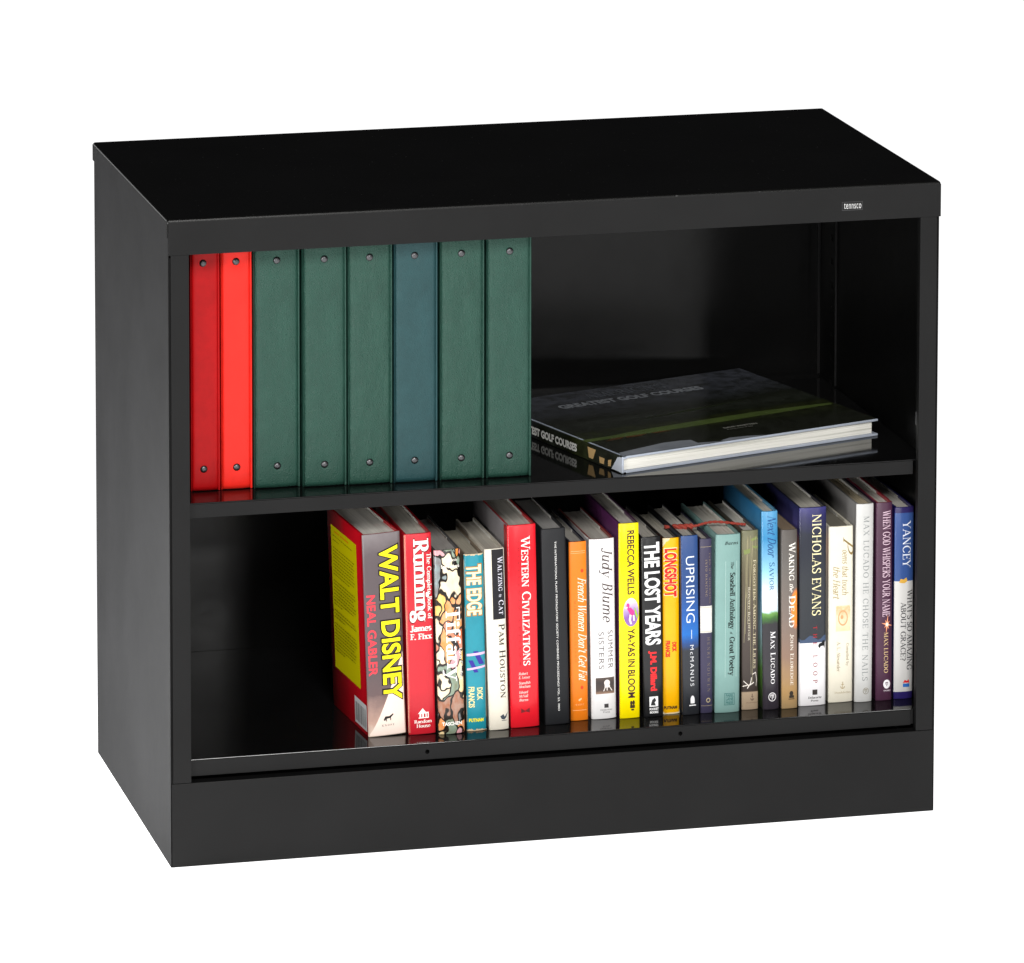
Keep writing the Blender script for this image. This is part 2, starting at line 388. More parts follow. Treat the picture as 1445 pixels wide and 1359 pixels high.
# top cap: sheet, front lip, side lips
bm = bmesh.new()
def addb(bm, *b, bevel=0.0012):
    t = bmesh.new(); bm_box(t, *b)
    if bevel: bmesh.ops.bevel(t, geom=list(t.edges), offset=bevel, segments=3, affect='EDGES', profile=0.5, clamp_overlap=True)
    tm = bpy.data.meshes.new('t'); t.to_mesh(tm); t.free(); bm.from_mesh(tm); bpy.data.meshes.remove(tm)
addb(bm, -e, CW+e, -e, CD+e, CH-0.0060, CH, bevel=0.0028)
addb(bm, -e, 0.0, 0.0006, CD+e, CH-SLIP, CH-0.0025, bevel=0.0003)
addb(bm, CW, CW+e, 0.0006, CD+e, CH-SLIP, CH-0.0025, bevel=0.0003)
me = bm_mesh(bm, 'top_cap'); top = link('top_cap', me, M_top, bc)
boxes('header_lip', [(0.0006, CW+e, -e-0.0001, 0.0, CH-LIP, CH-0.0031), (0.03, CW-0.03, 0.0, 0.010, CH-LIP, CH-LIP+0.0012)], M_out, bc, bevel=0.0004)
sidecap = boxes('side_lip', [(-e-0.0001, -0.0002, 0.0008, CD+e, CH-SLIP, CH-0.0030)], M_side, bc, bevel=0.0002)
# side panels (double skinned)
boxes('side_panel', [(0.0, 0.0012, 0.0003, CD, 0.0, CH-0.004)], M_side, bc, bevel=0.0004)
boxes('side_panel', [(CW-0.0012, CW, 0.0003, CD, 0.0, CH-0.004)], M_side, bc, bevel=0.0004)
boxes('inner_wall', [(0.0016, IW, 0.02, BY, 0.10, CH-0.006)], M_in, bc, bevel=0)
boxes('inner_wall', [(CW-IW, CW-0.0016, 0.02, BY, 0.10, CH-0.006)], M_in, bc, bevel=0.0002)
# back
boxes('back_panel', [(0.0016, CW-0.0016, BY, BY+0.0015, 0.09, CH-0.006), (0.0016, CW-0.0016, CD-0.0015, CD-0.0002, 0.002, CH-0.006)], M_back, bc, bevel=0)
# stiles
sx0, sx1, sx2, sx3 = 0.0030, 0.0240, 0.8915, CW-0.0026
boxes('front_stile', [(sx0, sx1, 0.0, 0.0012, 0.0985, CH-LIP-0.0002), (sx1-0.0012, sx1-0.0001, 0.0013, 0.0095, 0.0985, CH-LIP-0.0003)], M_out, bc, bevel=0.0003)
boxes('front_stile', [(sx2, sx3, 0.0, 0.0012, 0.0985, CH-LIP-0.0002), (sx2+0.0001, sx2+0.0012, 0.0013, 0.0095, 0.0985, CH-LIP-0.0003)], M_out, bc, bevel=0.0003)
# base plinth
boxes('base_plinth', [(0.0014, CW-0.0014, 0.0002, 0.0014, 0.0, 0.0978), (0.0014, CW-0.0014, 0.0015, 0.016, 0.0965, 0.0977)], M_out, bc, bevel=0.0005)
# shelves: folded pans with a front lip
ZB, ZM = 0.1225, 0.4222
def shelf(z, lip, y0, y1, holes=()):
    bm = bmesh.new()
    addb(bm, IW+0.0006, CW-IW-0.0006, y0, y1, z-0.0014, z, bevel=0.0006)
    sh = link('shelf', bm_mesh(bm, 'shelf'), M_shelf, bc)
    # front lip with drilled holes: strips of faces around each octagonal hole
    bm = bmesh.new(); x0, x1 = sx1+0.0002 if False else IW+0.0010, CW-0.0262
    zt, zb_ = z-0.0016, z-lip
    t = 0.0011
    if not holes:
        addb(bm, x0, x1, y0-0.0002, y0+t, zb_, zt, bevel=0.0003)
    else:
        cuts = [x0]; r = 0.0026
        for hx, hz in holes: cuts += [hx-r*1.6, hx+r*1.6]
        cuts.append(x1)
        for i in range(0, len(cuts), 2): addb(bm, cuts[i], cuts[i+1], y0-0.0002, y0+t, zb_, zt, bevel=0)
        for hx, hz in holes:
            n = 16; C_ = []; O_ = []
            for k in range(n):
                a = 2*math.pi*(k+.5)/n; c, s_ = math.cos(a), math.sin(a)
                C_.append(bm.verts.new((hx+r*c, y0-0.0002, hz+r*s_)))
                m_ = min((r*1.6)/max(abs(c), 1e-6), ((zt-hz) if s_ > 0 else (hz-zb_))/max(abs(s_), 1e-6))
                O_.append(bm.verts.new((hx+m_*c, y0-0.0002, hz+m_*s_)))
            I_ = [bm.verts.new((v.co.x, y0+t, v.co.z)) for v in C_]
            for k in range(n):
                j = (k+1) % n
                bm.faces.new((O_[k], O_[j], C_[j], C_[k])); bm.faces.new((C_[k], C_[j], I_[j], I_[k]))
            # fill the corners of the square cut
            for qx in (-1, 1):
                for q in (zt, zb_):
                    c_ = bm.verts.new((hx+qx*r*1.6, y0-0.0002, q))
                    near = sorted(O_, key=lambda v: (v.co-c_.co).length)[:2]
                    try: bm.faces.new((c_, near[0], near[1]))
                    except Exception: pass
    link('shelf_lip', bm_mesh(bm, 'shelf_lip'), M_out, sh)
    if holes:
        for hx, hz in holes: boxes('hole_shade_plate', [(hx-0.006, hx+0.006, y0+0.006, y0+0.007, hz-0.006, hz+0.005)], M_shade_black, sh, bevel=0)  # black plate behind each hole, painting its dark inside
        boxes('lip_end_tab', [(CW-0.0259, CW-0.0232, y0-0.0001, y0+0.010, z-lip+0.001, z-0.0004)], M_out, sh, bevel=0.0003)
    return sh
shelf(ZB, 0.0195, 0.010, BY-0.0005, ((0.3036, 0.1121), (0.6069, 0.1121)))
shelf(ZM, 0.0175, 0.010, 0.4225)
# slotted support strip on the inner right wall and its twin on the left
for x0, x1 in ((CW-IW-0.0016, CW-IW-0.0001), (IW+0.0001, IW+0.0016)):
    segs = []; z = 0.13
    while z < 0.73:
        segs.append((x0, x1, 0.372, 0.398, z, z+0.022)); segs.append((x0, x1, 0.372, 0.380, z+0.022, z+0.030)); segs.append((x0, x1, 0.390, 0.398, z+0.022, z+0.030)); z += 0.030
    boxes('support_strip', segs, M_in, bc, bevel=0)
boxes('floor_glow_blocker', [(0.0016, CW-0.0016, 0.004, BY, 0.060, 0.061)], M_shade_black, bc, bevel=0)  # black sheet added to block floor glow in the gap below the shelf
for x0, x1 in ((0.0013, 0.0032), (CW-0.0030, CW-0.0013)):
    boxes('seam_glow_blocker', [(x0, x1, 0.0016, 0.0050, 0.0, CH-0.045)], M_in, bc, bevel=0)  # black filler strip added to keep floor glow out of the seam
boxes('shelf_clip', [(0.8925, 0.8945, 0.012, 0.0145, 0.462, 0.478)], jacket('6a6a6c', 0.35), bc, bevel=0.0004)
for x0, x1, y0, y1 in ((0.9045, 0.9079, 0.4375, 0.4397), (0.9052, 0.9078, 0.3690, 0.3712)):
    boxes('corner_flange', [(x0, x1, y0, y1, 0.424, CH-0.0065)], M_out, bc, bevel=0.0003)
# maker's badge
boxes('badge_rim', [(0.7950, 0.8201, -e-0.0006, -e-0.0002, 0.7252, 0.7354)], jacket('3a3a3c', 0.4), bc, bevel=0.0001)
bdg = boxes('badge', [(0.7955, 0.8195, -e-0.0009, -e-0.0003, 0.7258, 0.7348)], ink('020202', 0.5), bc, bevel=0.0002)
def badge_map(u, v, off): return (0.7975+(0.8183-0.7975)*u, -e-0.0009-off, 0.7337-(0.7337-0.7272)*v)
put(bdg, 'badge_lettering', sans_text('tennsco', -0.005, track=.12), badge_map, (0, 1, -.04, 1.0), ink('d4d4d4'), 'flat', 0.0001)

# ------------------------------------------------------------------ binders
def vinyl(name, c, grain, rough=0.36, spec=0.45, crease=0.0):
    m, nt, b = newmat(name); v = coords(nt)
    f = noise(nt, v, 38, 5, 0.7); a = lin(c); d = tuple(x*0.74 for x in a[:3])+(1,)
    nt.links.new(ramp(nt, f, [(0.3, a), (0.75, d)]), b.inputs['Base Color'])
    b.inputs['Roughness'].default_value = rough; b.inputs['Specular IOR Level'].default_value = spec
    vo = N(nt, 'ShaderNodeTexVoronoi', feature='DISTANCE_TO_EDGE'); vo.inputs['Scale'].default_value = 420
    nt.links.new(v, vo.inputs['Vector'])
    v2 = coords(nt, (30, 10, 9), (random.random()*9, 0, random.random()*9)); mu = noise(nt, v2, 1.6, 5, 0.65)
    ad = N(nt, 'ShaderNodeMath', operation='MULTIPLY_ADD'); nt.links.new(mu, ad.inputs[0]); ad.inputs[1].default_value = crease; nt.links.new(vo.outputs[0], ad.inputs[2])
    bump(nt, b, ad.outputs[0], grain, 0.0016)
    return m
M_rivet, nt_, b_ = newmat('nickel_rivet'); b_.inputs['Metallic'].default_value = 1; b_.inputs['Roughness'].default_value = 0.38; b_.inputs['Base Color'].default_value = (0.10, 0.10, 0.105, 1)
def rivet_mesh():
    bm = bmesh.new(); n = 20; prof = [(0.0044, 0.0), (0.0043, -0.0008), (0.0036, -0.0017), (0.0024, -0.0023), (0.0011, -0.0026)]
    rings = [[bm.verts.new((r*math.cos(2*math.pi*k/n), y, r*math.sin(2*math.pi*k/n))) for k in range(n)] for r, y in prof]
    for a, b in zip(rings, rings[1:]):
        for k in range(n): bm.faces.new((a[k], a[(k+1) % n], b[(k+1) % n], b[k]))
    bm.faces.new(rings[-1]); me = bm_mesh(bm, 'rivet')
    me.materials.append(M_rivet)
    for p in me.polygons: p.use_smooth = True
    return me
RIV = rivet_mesh()
BH, BDp = 0.2905, 0.272
def plan_solid(path, z0, z1, name, mat, parent, smooth=True, dimples=None):
    """closed plan outline extruded upward, edges softened"""
    bm = bmesh.new(); n = len(path)
    lv = [(z0, 0.0008), (z0+0.0008, 0)] + [(z0 + (z1-z0)*t, 0) for t in (0.25, 0.5, 0.75)] + [(z1-0.0008, 0), (z1, 0.0008)]
    cx = sum(p[0] for p in path)/n; cy = sum(p[1] for p in path)/n
    rings = []
    for z, ins in lv:
        rings.append([bm.verts.new((x + (ins if x < cx else -ins), y + (ins if y < cy else -ins), z)) for x, y in path])
    for a, b in zip(rings, rings[1:]):
        for k in range(n): bm.faces.new((a[k], a[(k+1) % n], b[(k+1) % n], b[k]))
    bm.faces.new(rings[0]); bm.faces.new(rings[-1])
    me = bm_mesh(bm, name); return link(name, me, mat, parent)
def make_binder(w, mat, label, ridge=0.0022):
    t = thing('binder', label, 'ring binder', group='ring binders on the middle shelf')
    hw = w/2
    # spine board: slightly convex panel with dimpled, padded face (grid so that rivets sink in)
    bm = bmesh.new(); nx, nz = 14, 60; g = []
    for i in range(nx+1):
        col = []
        for j in range(nz+1):
            x = -hw+0.0016 + (w-0.0044)*i/nx; z = 0.0012+(BH-0.0024)*j/nz
            q = abs(2*i/nx-1); y = 0.0010*q**6 - 0.0004*(1-q*q)
            for rz in (0.0262, 0.2665):
                y += 0.0011*math.exp(-((x/0.006)**2+((z-rz)/0.006)**2))
                if rz < 0.1: y += 0.0006*math.exp(-((z-rz+0.013)/0.004)**2)*(1-q)
            zq = min(j, nz-j)/nz
            if zq < 0.02: y += 0.0012*(1-zq/0.02)
            col.append(bm.verts.new((x, y, z)))
        g.append(col)
    for i in range(nx):
        for j in range(nz): bm.faces.new((g[i][j], g[i+1][j], g[i+1][j+1], g[i][j+1]))
    # rim back to the pocket
    rim = [g[i][0] for i in range(nx+1)] + [g[nx][j] for j in range(1, nz+1)] + [g[i][nz] for i in range(nx-1, -1, -1)] + [g[0][j] for j in range(nz-1, 0, -1)]
    bk = [bm.verts.new((v.co.x, 0.0040, v.co.z)) for v in rim]
    for k in range(len(rim)):
        j = (k+1) % len(rim); bm.faces.new((rim[k], rim[j], bk[j], bk[k]))
    me = bm_mesh(bm, 'spine_panel'); link('spine_panel', me, mat, t, smooth=True)
    # the two covers with their welded hinge ridge at the front
    for s in (-1, 1):
        path = [(-hw+0.0001, 0.0014), (-hw+0.0010, 0.0004), (-hw+0.0020, 0.0006), (-hw+0.0027, 0.0016), (-hw+0.0028, 0.008), (-hw+0.0030, BDp), (-hw+0.0001, BDp), (-hw+0.0001, 0.010), (-hw+0.0009, 0.006)]
        if s == -1: path = [(-hw+(x+hw)*0.45, y+0.0012*(y < 0.003)) for x, y in path]
        path = [(-x, y) for x, y in path] if s == 1 else path
        plan_solid(path, 0.0, BH, 'cover', mat, t)
    boxes('paper_stack', [(-hw+0.0055, hw-0.0055, 0.03, BDp-0.015, 0.006, BH-0.012)], page_mat('c9c5bd'), t, bevel=0)
    return t
V_red1 = vinyl('red_vinyl', 'b81014', 0.05, 0.36, 0.15)
V_red2 = vinyl('bright_red_vinyl', 'ee2a20', 0.03, 0.32, 0.2)
V_gr = [vinyl('green_vinyl', '25493e', 0.5, 0.45, 0.28, c) for c in (2.2, 4.0, 2.6)]
V_bl = vinyl('blue_green_vinyl', '24474a', 0.3, 0.45, 0.28, 1.6)
bind = [  # x centre, y, width, material, label, rivet xs
    (0.0546, 0.0586, 0.0340, V_red1, 'darker red ring binder, first from the left, against the stile of the upper bay', 0.0521),
    (0.0913, 0.0586, 0.0362, V_red2, 'bright red glossy ring binder between the darker red one and the green ones', 0.0906),
    (0.1374, 0.0538, 0.0538, V_gr[0], 'dark green ring binder standing directly beside the bright red binder', 0.1372),
    (0.1922, 0.0478, 0.0512, V_gr[0], 'dark green ring binder, second green one to the right of the red pair', 0.1915),
    (0.2451, 0.0449, 0.0522, V_gr[1], 'dark green ring binder just left of the bluish one', 0.2440),
    (0.2984, 0.0420, 0.0512, V_bl, 'bluish green ring binder among the plain green ones', 0.2965),
    (0.3528, 0.0403, 0.0524, V_gr[1], 'green ring binder with diagonal creases just right of the bluish one', 0.3514),
    (0.4080, 0.0386, 0.0530, V_gr[2], 'green ring binder at the right end of the row beside the big golf book', 0.4083)]
for cx, y, w, m, lab, rx in bind:
    t = make_binder(w, m, lab); t.location = (cx, y, ZM)
    for rz in (0.0262, 0.2665):
        r = bpy.data.objects.new('rivet', RIV); COL.objects.link(r); r.parent = t; r.location = (rx-cx, 0.0008, rz)

# ------------------------------------------------------------------ books
GRP = 'books standing on the bottom shelf'
def make_book(label, L, Rr, h, D, shear, spine_mat, b=0.0020, side=None, hard=True, page='b9b4aa', yaw=None, board=None, inset=0.0032):
    w = math.hypot(Rr[0]-L[0], 0.0) - 0.0004
    y = (L[1]+Rr[1])/2
    if yaw is None: yaw = 0
    lean = math.atan2(shear, h)
    cx = (L[0]+Rr[0])/2
    t = thing('book', label, 'book', (cx, y-b*0.5, ZB + 0.0001 + abs(math.sin(lean))*w/2), (0, lean, yaw), GRP)
    th = 0.0026 if hard else 0.0007
    hw = w/2; n = 12
    outer = [(-hw, D), (-hw, D*0.5), (-hw, 0.014)]
    if hard: outer += [(-hw+0.0007, 0.0105), (-hw+0.0007, 0.0075)]
    outer += [(-hw, b+0.0030)]
    sp = [(-hw + w*i/n, b*abs(2*i/n-1)**3) for i in range(n+1)]
    sp[0] = (-hw, b+0.0008); sp[-1] = (hw, b+0.0008)
    sp.insert(1, (-hw+0.0004, b*0.80)); sp.insert(-1, (hw-0.0004, b*0.80))
    right = [(-x, y_) for x, y_ in reversed(outer)]
    outer = outer + sp + right
    inner = []
    for x, y_ in outer:
        inner.append((max(-hw+th, min(hw-th, x)), y_ if abs(x) >= hw-0.0008 and y_ > b+0.001 else max(y_+th*0.8, 0)))
    ns = len(outer)
    bm = bmesh.new(); zs = [0, 0.0008, h*0.5, h-0.0008, h]
    ro, ri = [], []
    for z in zs:
        ins = 0.0004 if z in (0, h) else 0
        ro.append([bm.verts.new((x*(1-ins/hw), y_+(ins if y_ < b+0.002 else 0), z)) for x, y_ in outer])
    for z in (0, h): ri.append([bm.verts.new((x, y_, z)) for x, y_ in inner])
    for a, c in zip(ro, ro[1:]):
        for k in range(ns-1):
            f = bm.faces.new((a[k], a[k+1], c[k+1], c[k])); f.smooth = True
            mx = (outer[k][0]+outer[k+1][0])/2
            if outer[k][1] > b+0.0025 or outer[k+1][1] > b+0.0035: f.material_index = 1
    for k in range(ns-1):
        for f in (bm.faces.new((ri[0][k], ri[0][k+1], ri[1][k+1], ri[1][k])), bm.faces.new((ro[0][k], ro[0][k+1], ri[0][k+1], ri[0][k])), bm.faces.new((ro[-1][k], ro[-1][k+1], ri[1][k+1], ri[1][k]))):
            f.material_index = 2
    for q in (0, -1):
        bm.faces.new([ro[i][q] for i in range(len(zs))] + [ri[1][q], ri[0][q]]).material_index = 1
    me = bm_mesh(bm, 'cover')
    link('cover', me, [spine_mat, side or spine_mat, board or side or spine_mat], t)
    # page block: slightly hollowed fore-edge, rounded back, top a touch uneven
    zi = inset if hard else 0.0006
    bm = bmesh.new(); nx, ny = 10, 6; g0, g1 = [], []
    for i in range(nx+1):
        x = (-hw+th+0.0002) + (w-2*th-0.0004)*i/nx; q = abs(2*i/nx-1)
        ya = b*q**3+th+0.0006; yb = D-(0.0045 if hard else 0.0008)+0.0012*(q*q-1)
        rowt, rowb = [], []
        rag = random.uniform(-0.00035, 0.0003) if 0 < i < nx else 0
        for j in range(ny+1):
            y_ = ya+(yb-ya)*j/ny
            rowt.append(bm.verts.new((x, y_, h-zi+rag))); rowb.append(bm.verts.new((x, y_, zi*0.2+0.0004)))
        g1.append(rowt); g0.append(rowb)
    for i in range(nx):
        for j in range(ny):
            bm.faces.new((g1[i][j], g1[i+1][j], g1[i+1][j+1], g1[i][j+1])); bm.faces.new((g0[i][j], g0[i][j+1], g0[i+1][j+1], g0[i+1][j]))
        bm.faces.new((g0[i][0], g0[i+1][0], g1[i+1][0], g1[i][0])); bm.faces.new((g0[i][ny], g1[i][ny], g1[i+1][ny], g0[i+1][ny]))
    for j in range(ny):
        bm.faces.new((g0[0][j], g1[0][j], g1[0][j+1], g0[0][j+1])); bm.faces.new((g0[nx][j], g0[nx][j+1], g1[nx][j+1], g1[nx][j]))
    link('page_block', bm_mesh(bm, 'page_block'), page_mat(page), t)
    if hard:   # coloured band at the head of the pages and the jacket flap turned in over the right board
        boxes('head_band', [(-hw+th+0.0006, hw-th-0.0006, b+th-0.0004, b+th+0.0016, h-zi-0.0008, h-zi+0.0009)], ink('8f8a80'), t, bevel=0.0003)
        flap = bmesh.new()
        x_ = hw-th-0.0003
        addb(flap, x_-0.0004, x_, 0.055, D-0.004, 0.004, h-0.0004, bevel=0)
        link('jacket_flap', bm_mesh(flap, 'jacket_flap'), ink('d8d6d0', 0.35), t)
    return t, Surf(w, h, D, b)
def anchor(cu, cv, su, sv):
    return [rc(cu-.06*su, cu+.06*su, cv-.4*sv, cv+.45*sv), rc(cu-.3*su, cu+.3*su, cv-.25*sv, cv-.15*sv)] + [[(cu+.5*su*math.cos(R(a)), cv+.1*sv+.4*sv*math.sin(R(a))), (cu+.5*su*math.cos(R(a+20)), cv+.1*sv+.4*sv*math.sin(R(a+20))), (cu+.36*su*math.cos(R(a+20)), cv+.1*sv+.28*sv*math.sin(R(a+20))), (cu+.36*su*math.cos(R(a)), cv+.1*sv+.28*sv*math.sin(R(a)))] for a in range(0, 180, 20)] + ring(cu, cv-.5*sv, .14*su, .12*sv, .5, 10)
def roundel(u, v, ru, rv): return ring(u, v, ru, rv, .82) + [rc(u-.5*ru, u+.45*ru, v-.55*rv, v-.35*rv), rc(u-.12*ru, u+.08*ru, v-.5*rv, v+.6*rv), rc(u+.28*ru, u+.45*ru, v-.5*rv, v+.25*rv), rc(u-.5*ru, u-.35*ru, v-.4*rv, v+.1*rv)]
st, ss = serif_text, sans_text

# 1 big biography, red back board with a yellow blurb panel, grey spine
m = zmat('grey_spine_print', [(0, 'f0dccb'), (0.06, 'caa798'), (0.2, '665252'), (0.35, '544a4d'), (0.9, '5d5356'), (1, '7a7274')], 0.24, 0.05)
t, s = make_book('thick book with yellow title on grey spine and red back cover, leftmost on the shelf', (0.2423, 0.0458), (0.2884, 0.0491), 0.2405, 0.140, -0.0079, m, side=jacket('c4101f', 0.25), yaw=R(4.2), b=0.0016, board=jacket('c4101f', 0.25), page='c2beb6')
M_cream = zmat('cream_photo_print', [(0, 'fbe6da'), (0.5, 'f3d2c2'), (1, 'e8b9a8')], 0.24, 0.12)
# white lower picture: a curved boundary, fanned across the bulged spine
pl = []
for i in range(10):
    u0, u1 = 0.04+0.094*i, 0.04+0.094*(i+1)
    f = lambda u: 0.985-0.40*max(0, (u-.04)/.94)**1.25
    pl.append([(u0, .995), (u1, .995), (u1, f(u1)), (u0, f(u0))])
polys(t, 'spine_picture', s.spine, pl, M_cream, 0.00012)
put(t, 'title_outline', ss('WALT DISNEY', 0.075), s.spine, (.385, .955, .055, .835), ink('1a1410'), off=0.00024)
put(t, 'title_lettering', ss('WALT DISNEY', 0.028), s.spine, (.42, .925, .064, .826), ink('ffee10'), off=0.0004)
put(t, 'author_lettering', ss('NEAL GABLER', 0.028), s.spine, (.06, .29, .30, .70), ink('e8404c'))
polys(t, 'publisher_mark', s.spine, [[(.40, .922), (.45, .905), (.56, .905), (.66, .893), (.67, .899), (.58, .915), (.48, .917), (.44, .927)], rc(.47, .49, .912, .93), rc(.58, .6, .91, .926)], ink('1c1a18'))
put(t, 'publisher_lettering', st('KNOPF', 1.2, track=.5), s.spine, (.36, .68, .944, .953), ink('4a3c30'), 'flat')
patch(t, 'blurb_panel', s.left, (.10, .815, .075, .79), ink('cfc400', 0.3), nu=2)
ls = []; v = .12
for blk, nl in ((0, 2), (1, 9), (2, 8), (3, 3), (4, 9)):
    for i in range(nl):
        e1 = random.uniform(.70, .78) if i < nl-1 else random.uniform(.3, .6)
        u = .15
        while u < e1:
            wd = random.uniform(.02, .06); ls.append(rc(u, min(u+wd, e1), v, v+.0042)); u += wd+.012
        v += .0165 if blk else .022
    v += .016
polys(t, 'blurb_lettering', s.left, ls, ink('5a5208'), 0.0002)
polys(t, 'blurb_heading', s.left, [rc(.2, .34, .095, .102), rc(.36, .60, .095, .102)], ink('d87a10'), 0.0002)
patch(t, 'barcode_label', s.left, (.63, .965, .848, .978), ink('d9d9da'), 0.0002, nu=2)
bars = []; u = .66
while u < .93:
    wd = random.choice((.006, .010, .016)); bars.append(rc(u, u+wd, .872, .965)); u += wd+random.choice((.012, .016, .022))
polys(t, 'barcode', s.left, bars, ink('202022'), 0.0003)

# 2 red running book
t, s = make_book('red book with large white slab title, right of the grey and red biography', (0.2898, 0.0436), (0.3223, 0.0438), 0.2385, 0.145, -0.0058, jacket('cc2230', 0.3), side=jacket('b81a28', 0.3), b=0.0018, page='a9a59b')
patch(t, 'jacket_fold', s.spine, (.0, .045, .004, .99), ink('dfc9a8'), nu=1)
put(t, 'title_outline', st('Running', 1.9), s.spine, (.10, .92, .022, .446), ink('7c0c14'), off=0.00022)
put(t, 'title_lettering', st('Running', 1.4), s.spine, (.13, .89, .027, .441), ink('f6efe8'), off=0.00036)
put(t, 'subtitle_lettering', st('The Complete Book of', 1.1), s.spine, (.755, .97, .10, .43), ink('f6efe8'), off=0.0005)
put(t, 'author_lettering', st('James', 1.5), s.spine, (.13, .93, .455, .488), ink('f6efe8'), 'flat')
put(t, 'author_lettering', st('F. Fixx', 1.5), s.spine, (.13, .95, .497, .527), ink('f6efe8'), 'flat')
polys(t, 'publisher_mark', s.spine, [[(.34, .897), (.52, .870), (.68, .897)], rc(.40, .46, .897, .92), rc(.50, .56, .897, .92), rc(.60, .72, .89, .896), rc(.62, .66, .897, .92), rc(.70, .74, .89, .92), rc(.36, .74, .915, .92)], ink('f6efe8'))
put(t, 'publisher_lettering', st('Random', 1.2), s.spine, (.2, .86, .927, .944), ink('f6efe8'), 'flat')
put(t, 'publisher_lettering', st('House', 1.2), s.spine, (.28, .80, .949, .966), ink('f6efe8'), 'flat')

# 3 stained glass book
m, nt, bs = newmat('stained_glass_print'); v0 = coords(nt, (1, 1, 0.62)); nz_ = N(nt, 'ShaderNodeTexNoise'); nz_.inputs['Scale'].default_value = 45
nt.links.new(v0, nz_.inputs['Vector']); mx = mixc(nt, 0.05, v0, nz_.outputs['Color'], 'ADD')
ve = N(nt, 'ShaderNodeTexVoronoi', feature='DISTANCE_TO_EDGE'); ve.inputs['Scale'].default_value = 54; nt.links.new(mx, ve.inputs['Vector'])
vc = N(nt, 'ShaderNodeTexVoronoi'); vc.inputs['Scale'].default_value = 54; nt.links.new(mx, vc.inputs['Vector'])
sc_ = N(nt, 'ShaderNodeSeparateColor'); nt.links.new(vc.outputs['Color'], sc_.inputs[0])
cc = ramp(nt, sc_.outputs[0], [(0, '4c8070'), (.10, 'ee8c34'), (.26, 'f6dca0'), (.42, 'f4e4c4'), (.56, 'dc94a6'), (.66, 'd4581c'), (.74, '8c4c34'), (.82, '4c7484'), (.90, 'f6c04c')], 'CONSTANT')
cc = mixc(nt, 0.22, cc, ramp(nt, noise(nt, v0, 130, 3), [(.3, 'd8863c'), (.6, 'fdf4e0')]), 'MIX')
dk = ramp(nt, ve.outputs[0], [(0.05, (0, 0, 0, 1)), (0.085, (1, 1, 1, 1))])
nt.links.new(mixc(nt, dk, lin('1c1610'), cc), bs.inputs['Base Color']); bs.inputs['Roughness'].default_value = 0.25
t, s = make_book('book with stained glass picture all over its spine and white title', (0.3240, 0.0385), (0.3555, 0.0358), 0.219, 0.155, -0.0062, m, side=jacket('4a4640', 0.2), b=0.0026, page='8d8a86', board=jacket('5a5a5c', 0.25))
put(t, 'title_lettering', st('Tiffany', 1.15), s.spine, (.20, .93, .315, .715), ink('fbf8f2'))
put(t, 'subtitle_lettering', ss('Louis Comfort', 0.01), s.spine, (.86, .985, .54, .71), ink('f4efe8'))
put(t, 'author_lettering', ss('Jacob'), s.spine, (.46, .86, .050, .068), ink('f6f0e6'), 'flat')
put(t, 'author_lettering', ss('Baal-Teshuva', 0.01), s.spine, (.24, .95, .080, .099), ink('f6f0e6'), 'flat')
put(t, 'publisher_lettering', ss('TASCHEN', 0.035), s.spine, (.12, .88, .934, .953), ink('fbf8f2'), 'flat')

# 4 teal thriller
t, s = make_book('small worn teal book with outlined cream title and purple bars on its spine', (0.3592, 0.0464), (0.3831, 0.0413), 0.2105, 0.125, -0.0042, jacket('2393a6', 0.3, 0.12), side=jacket('8a7a68', 0.4), b=0.0026, page='9c9688')
put(t, 'title_outline', ss('THE EDGE', 0.07), s.spine, (.06, .90, .055, .352), ink('b07420'), off=0.00022)
put(t, 'title_lettering', ss('THE EDGE', 0.035), s.spine, (.10, .86, .061, .346), ink('f4e7bc'), off=0.00036)
polys(t, 'spine_picture', s.spine, [[(.12, .60), (.34, .60), (.62, .67), (.40, .67)], [(.36, .55), (.62, .55), (.92, .625), (.66, .625)], [(.05, .563), (.98, .556), (.98, .570), (.05, .577)], [(.05, .645), (.98, .632), (.98, .644), (.05, .657)]][:2], ink('352f96'), 0.00024)
polys(t, 'spine_bars', s.spine, [[(.05, .577), (.98, .570), (.98, .556), (.05, .563)], [(.05, .657), (.98, .644), (.98, .632), (.05, .645)]], ink('d8b8dc'), 0.00032)
put(t, 'author_lettering', ss('DICK', 0.03), s.spine, (.52, .82, .757, .828), ink('eadfa0'))
put(t, 'author_lettering', ss('FRANCIS', 0.03), s.spine, (.10, .40, .750, .868), ink('eadfa0'))
put(t, 'publisher_lettering', ss('PUTNAM', 0.05), s.spine, (.10, .84, .93, .95), ink('e8e020'), 'flat')
tears = []
for k in range(9):
    u = k/8.0; a = random.uniform(.004, .012); tears.append([(max(0, u-.07), .0), (max(0, u-.05), a), (min(1, u+.05), a*random.uniform(.5, 1)), (min(1, u+.07), .0)][::-1])
    a = random.uniform(.004, .014); tears.append([(max(0, u-.07), 1), (max(0, u-.05), 1-a), (min(1, u+.05), 1-a*random.uniform(.4, 1)), (min(1, u+.07), 1)])
tears += [rc(0, .035, .03, .2), rc(0, .03, .3, .42), rc(.97, 1, .1, .3), rc(.965, 1, .6, .93), rc(0, .04, .8, .95)]
polys(t, 'worn_foot', s.spine, tears[1:18:2], ink('cdb794', 0.7), 0.00016)
polys(t, 'worn_head', s.spine, tears[0:18:2], ink('cdb794', 0.7), 0.00016)
for tr in tears[18:]: polys(t, 'worn_edge', s.spine, [tr], ink('cdb794', 0.7), 0.00016)

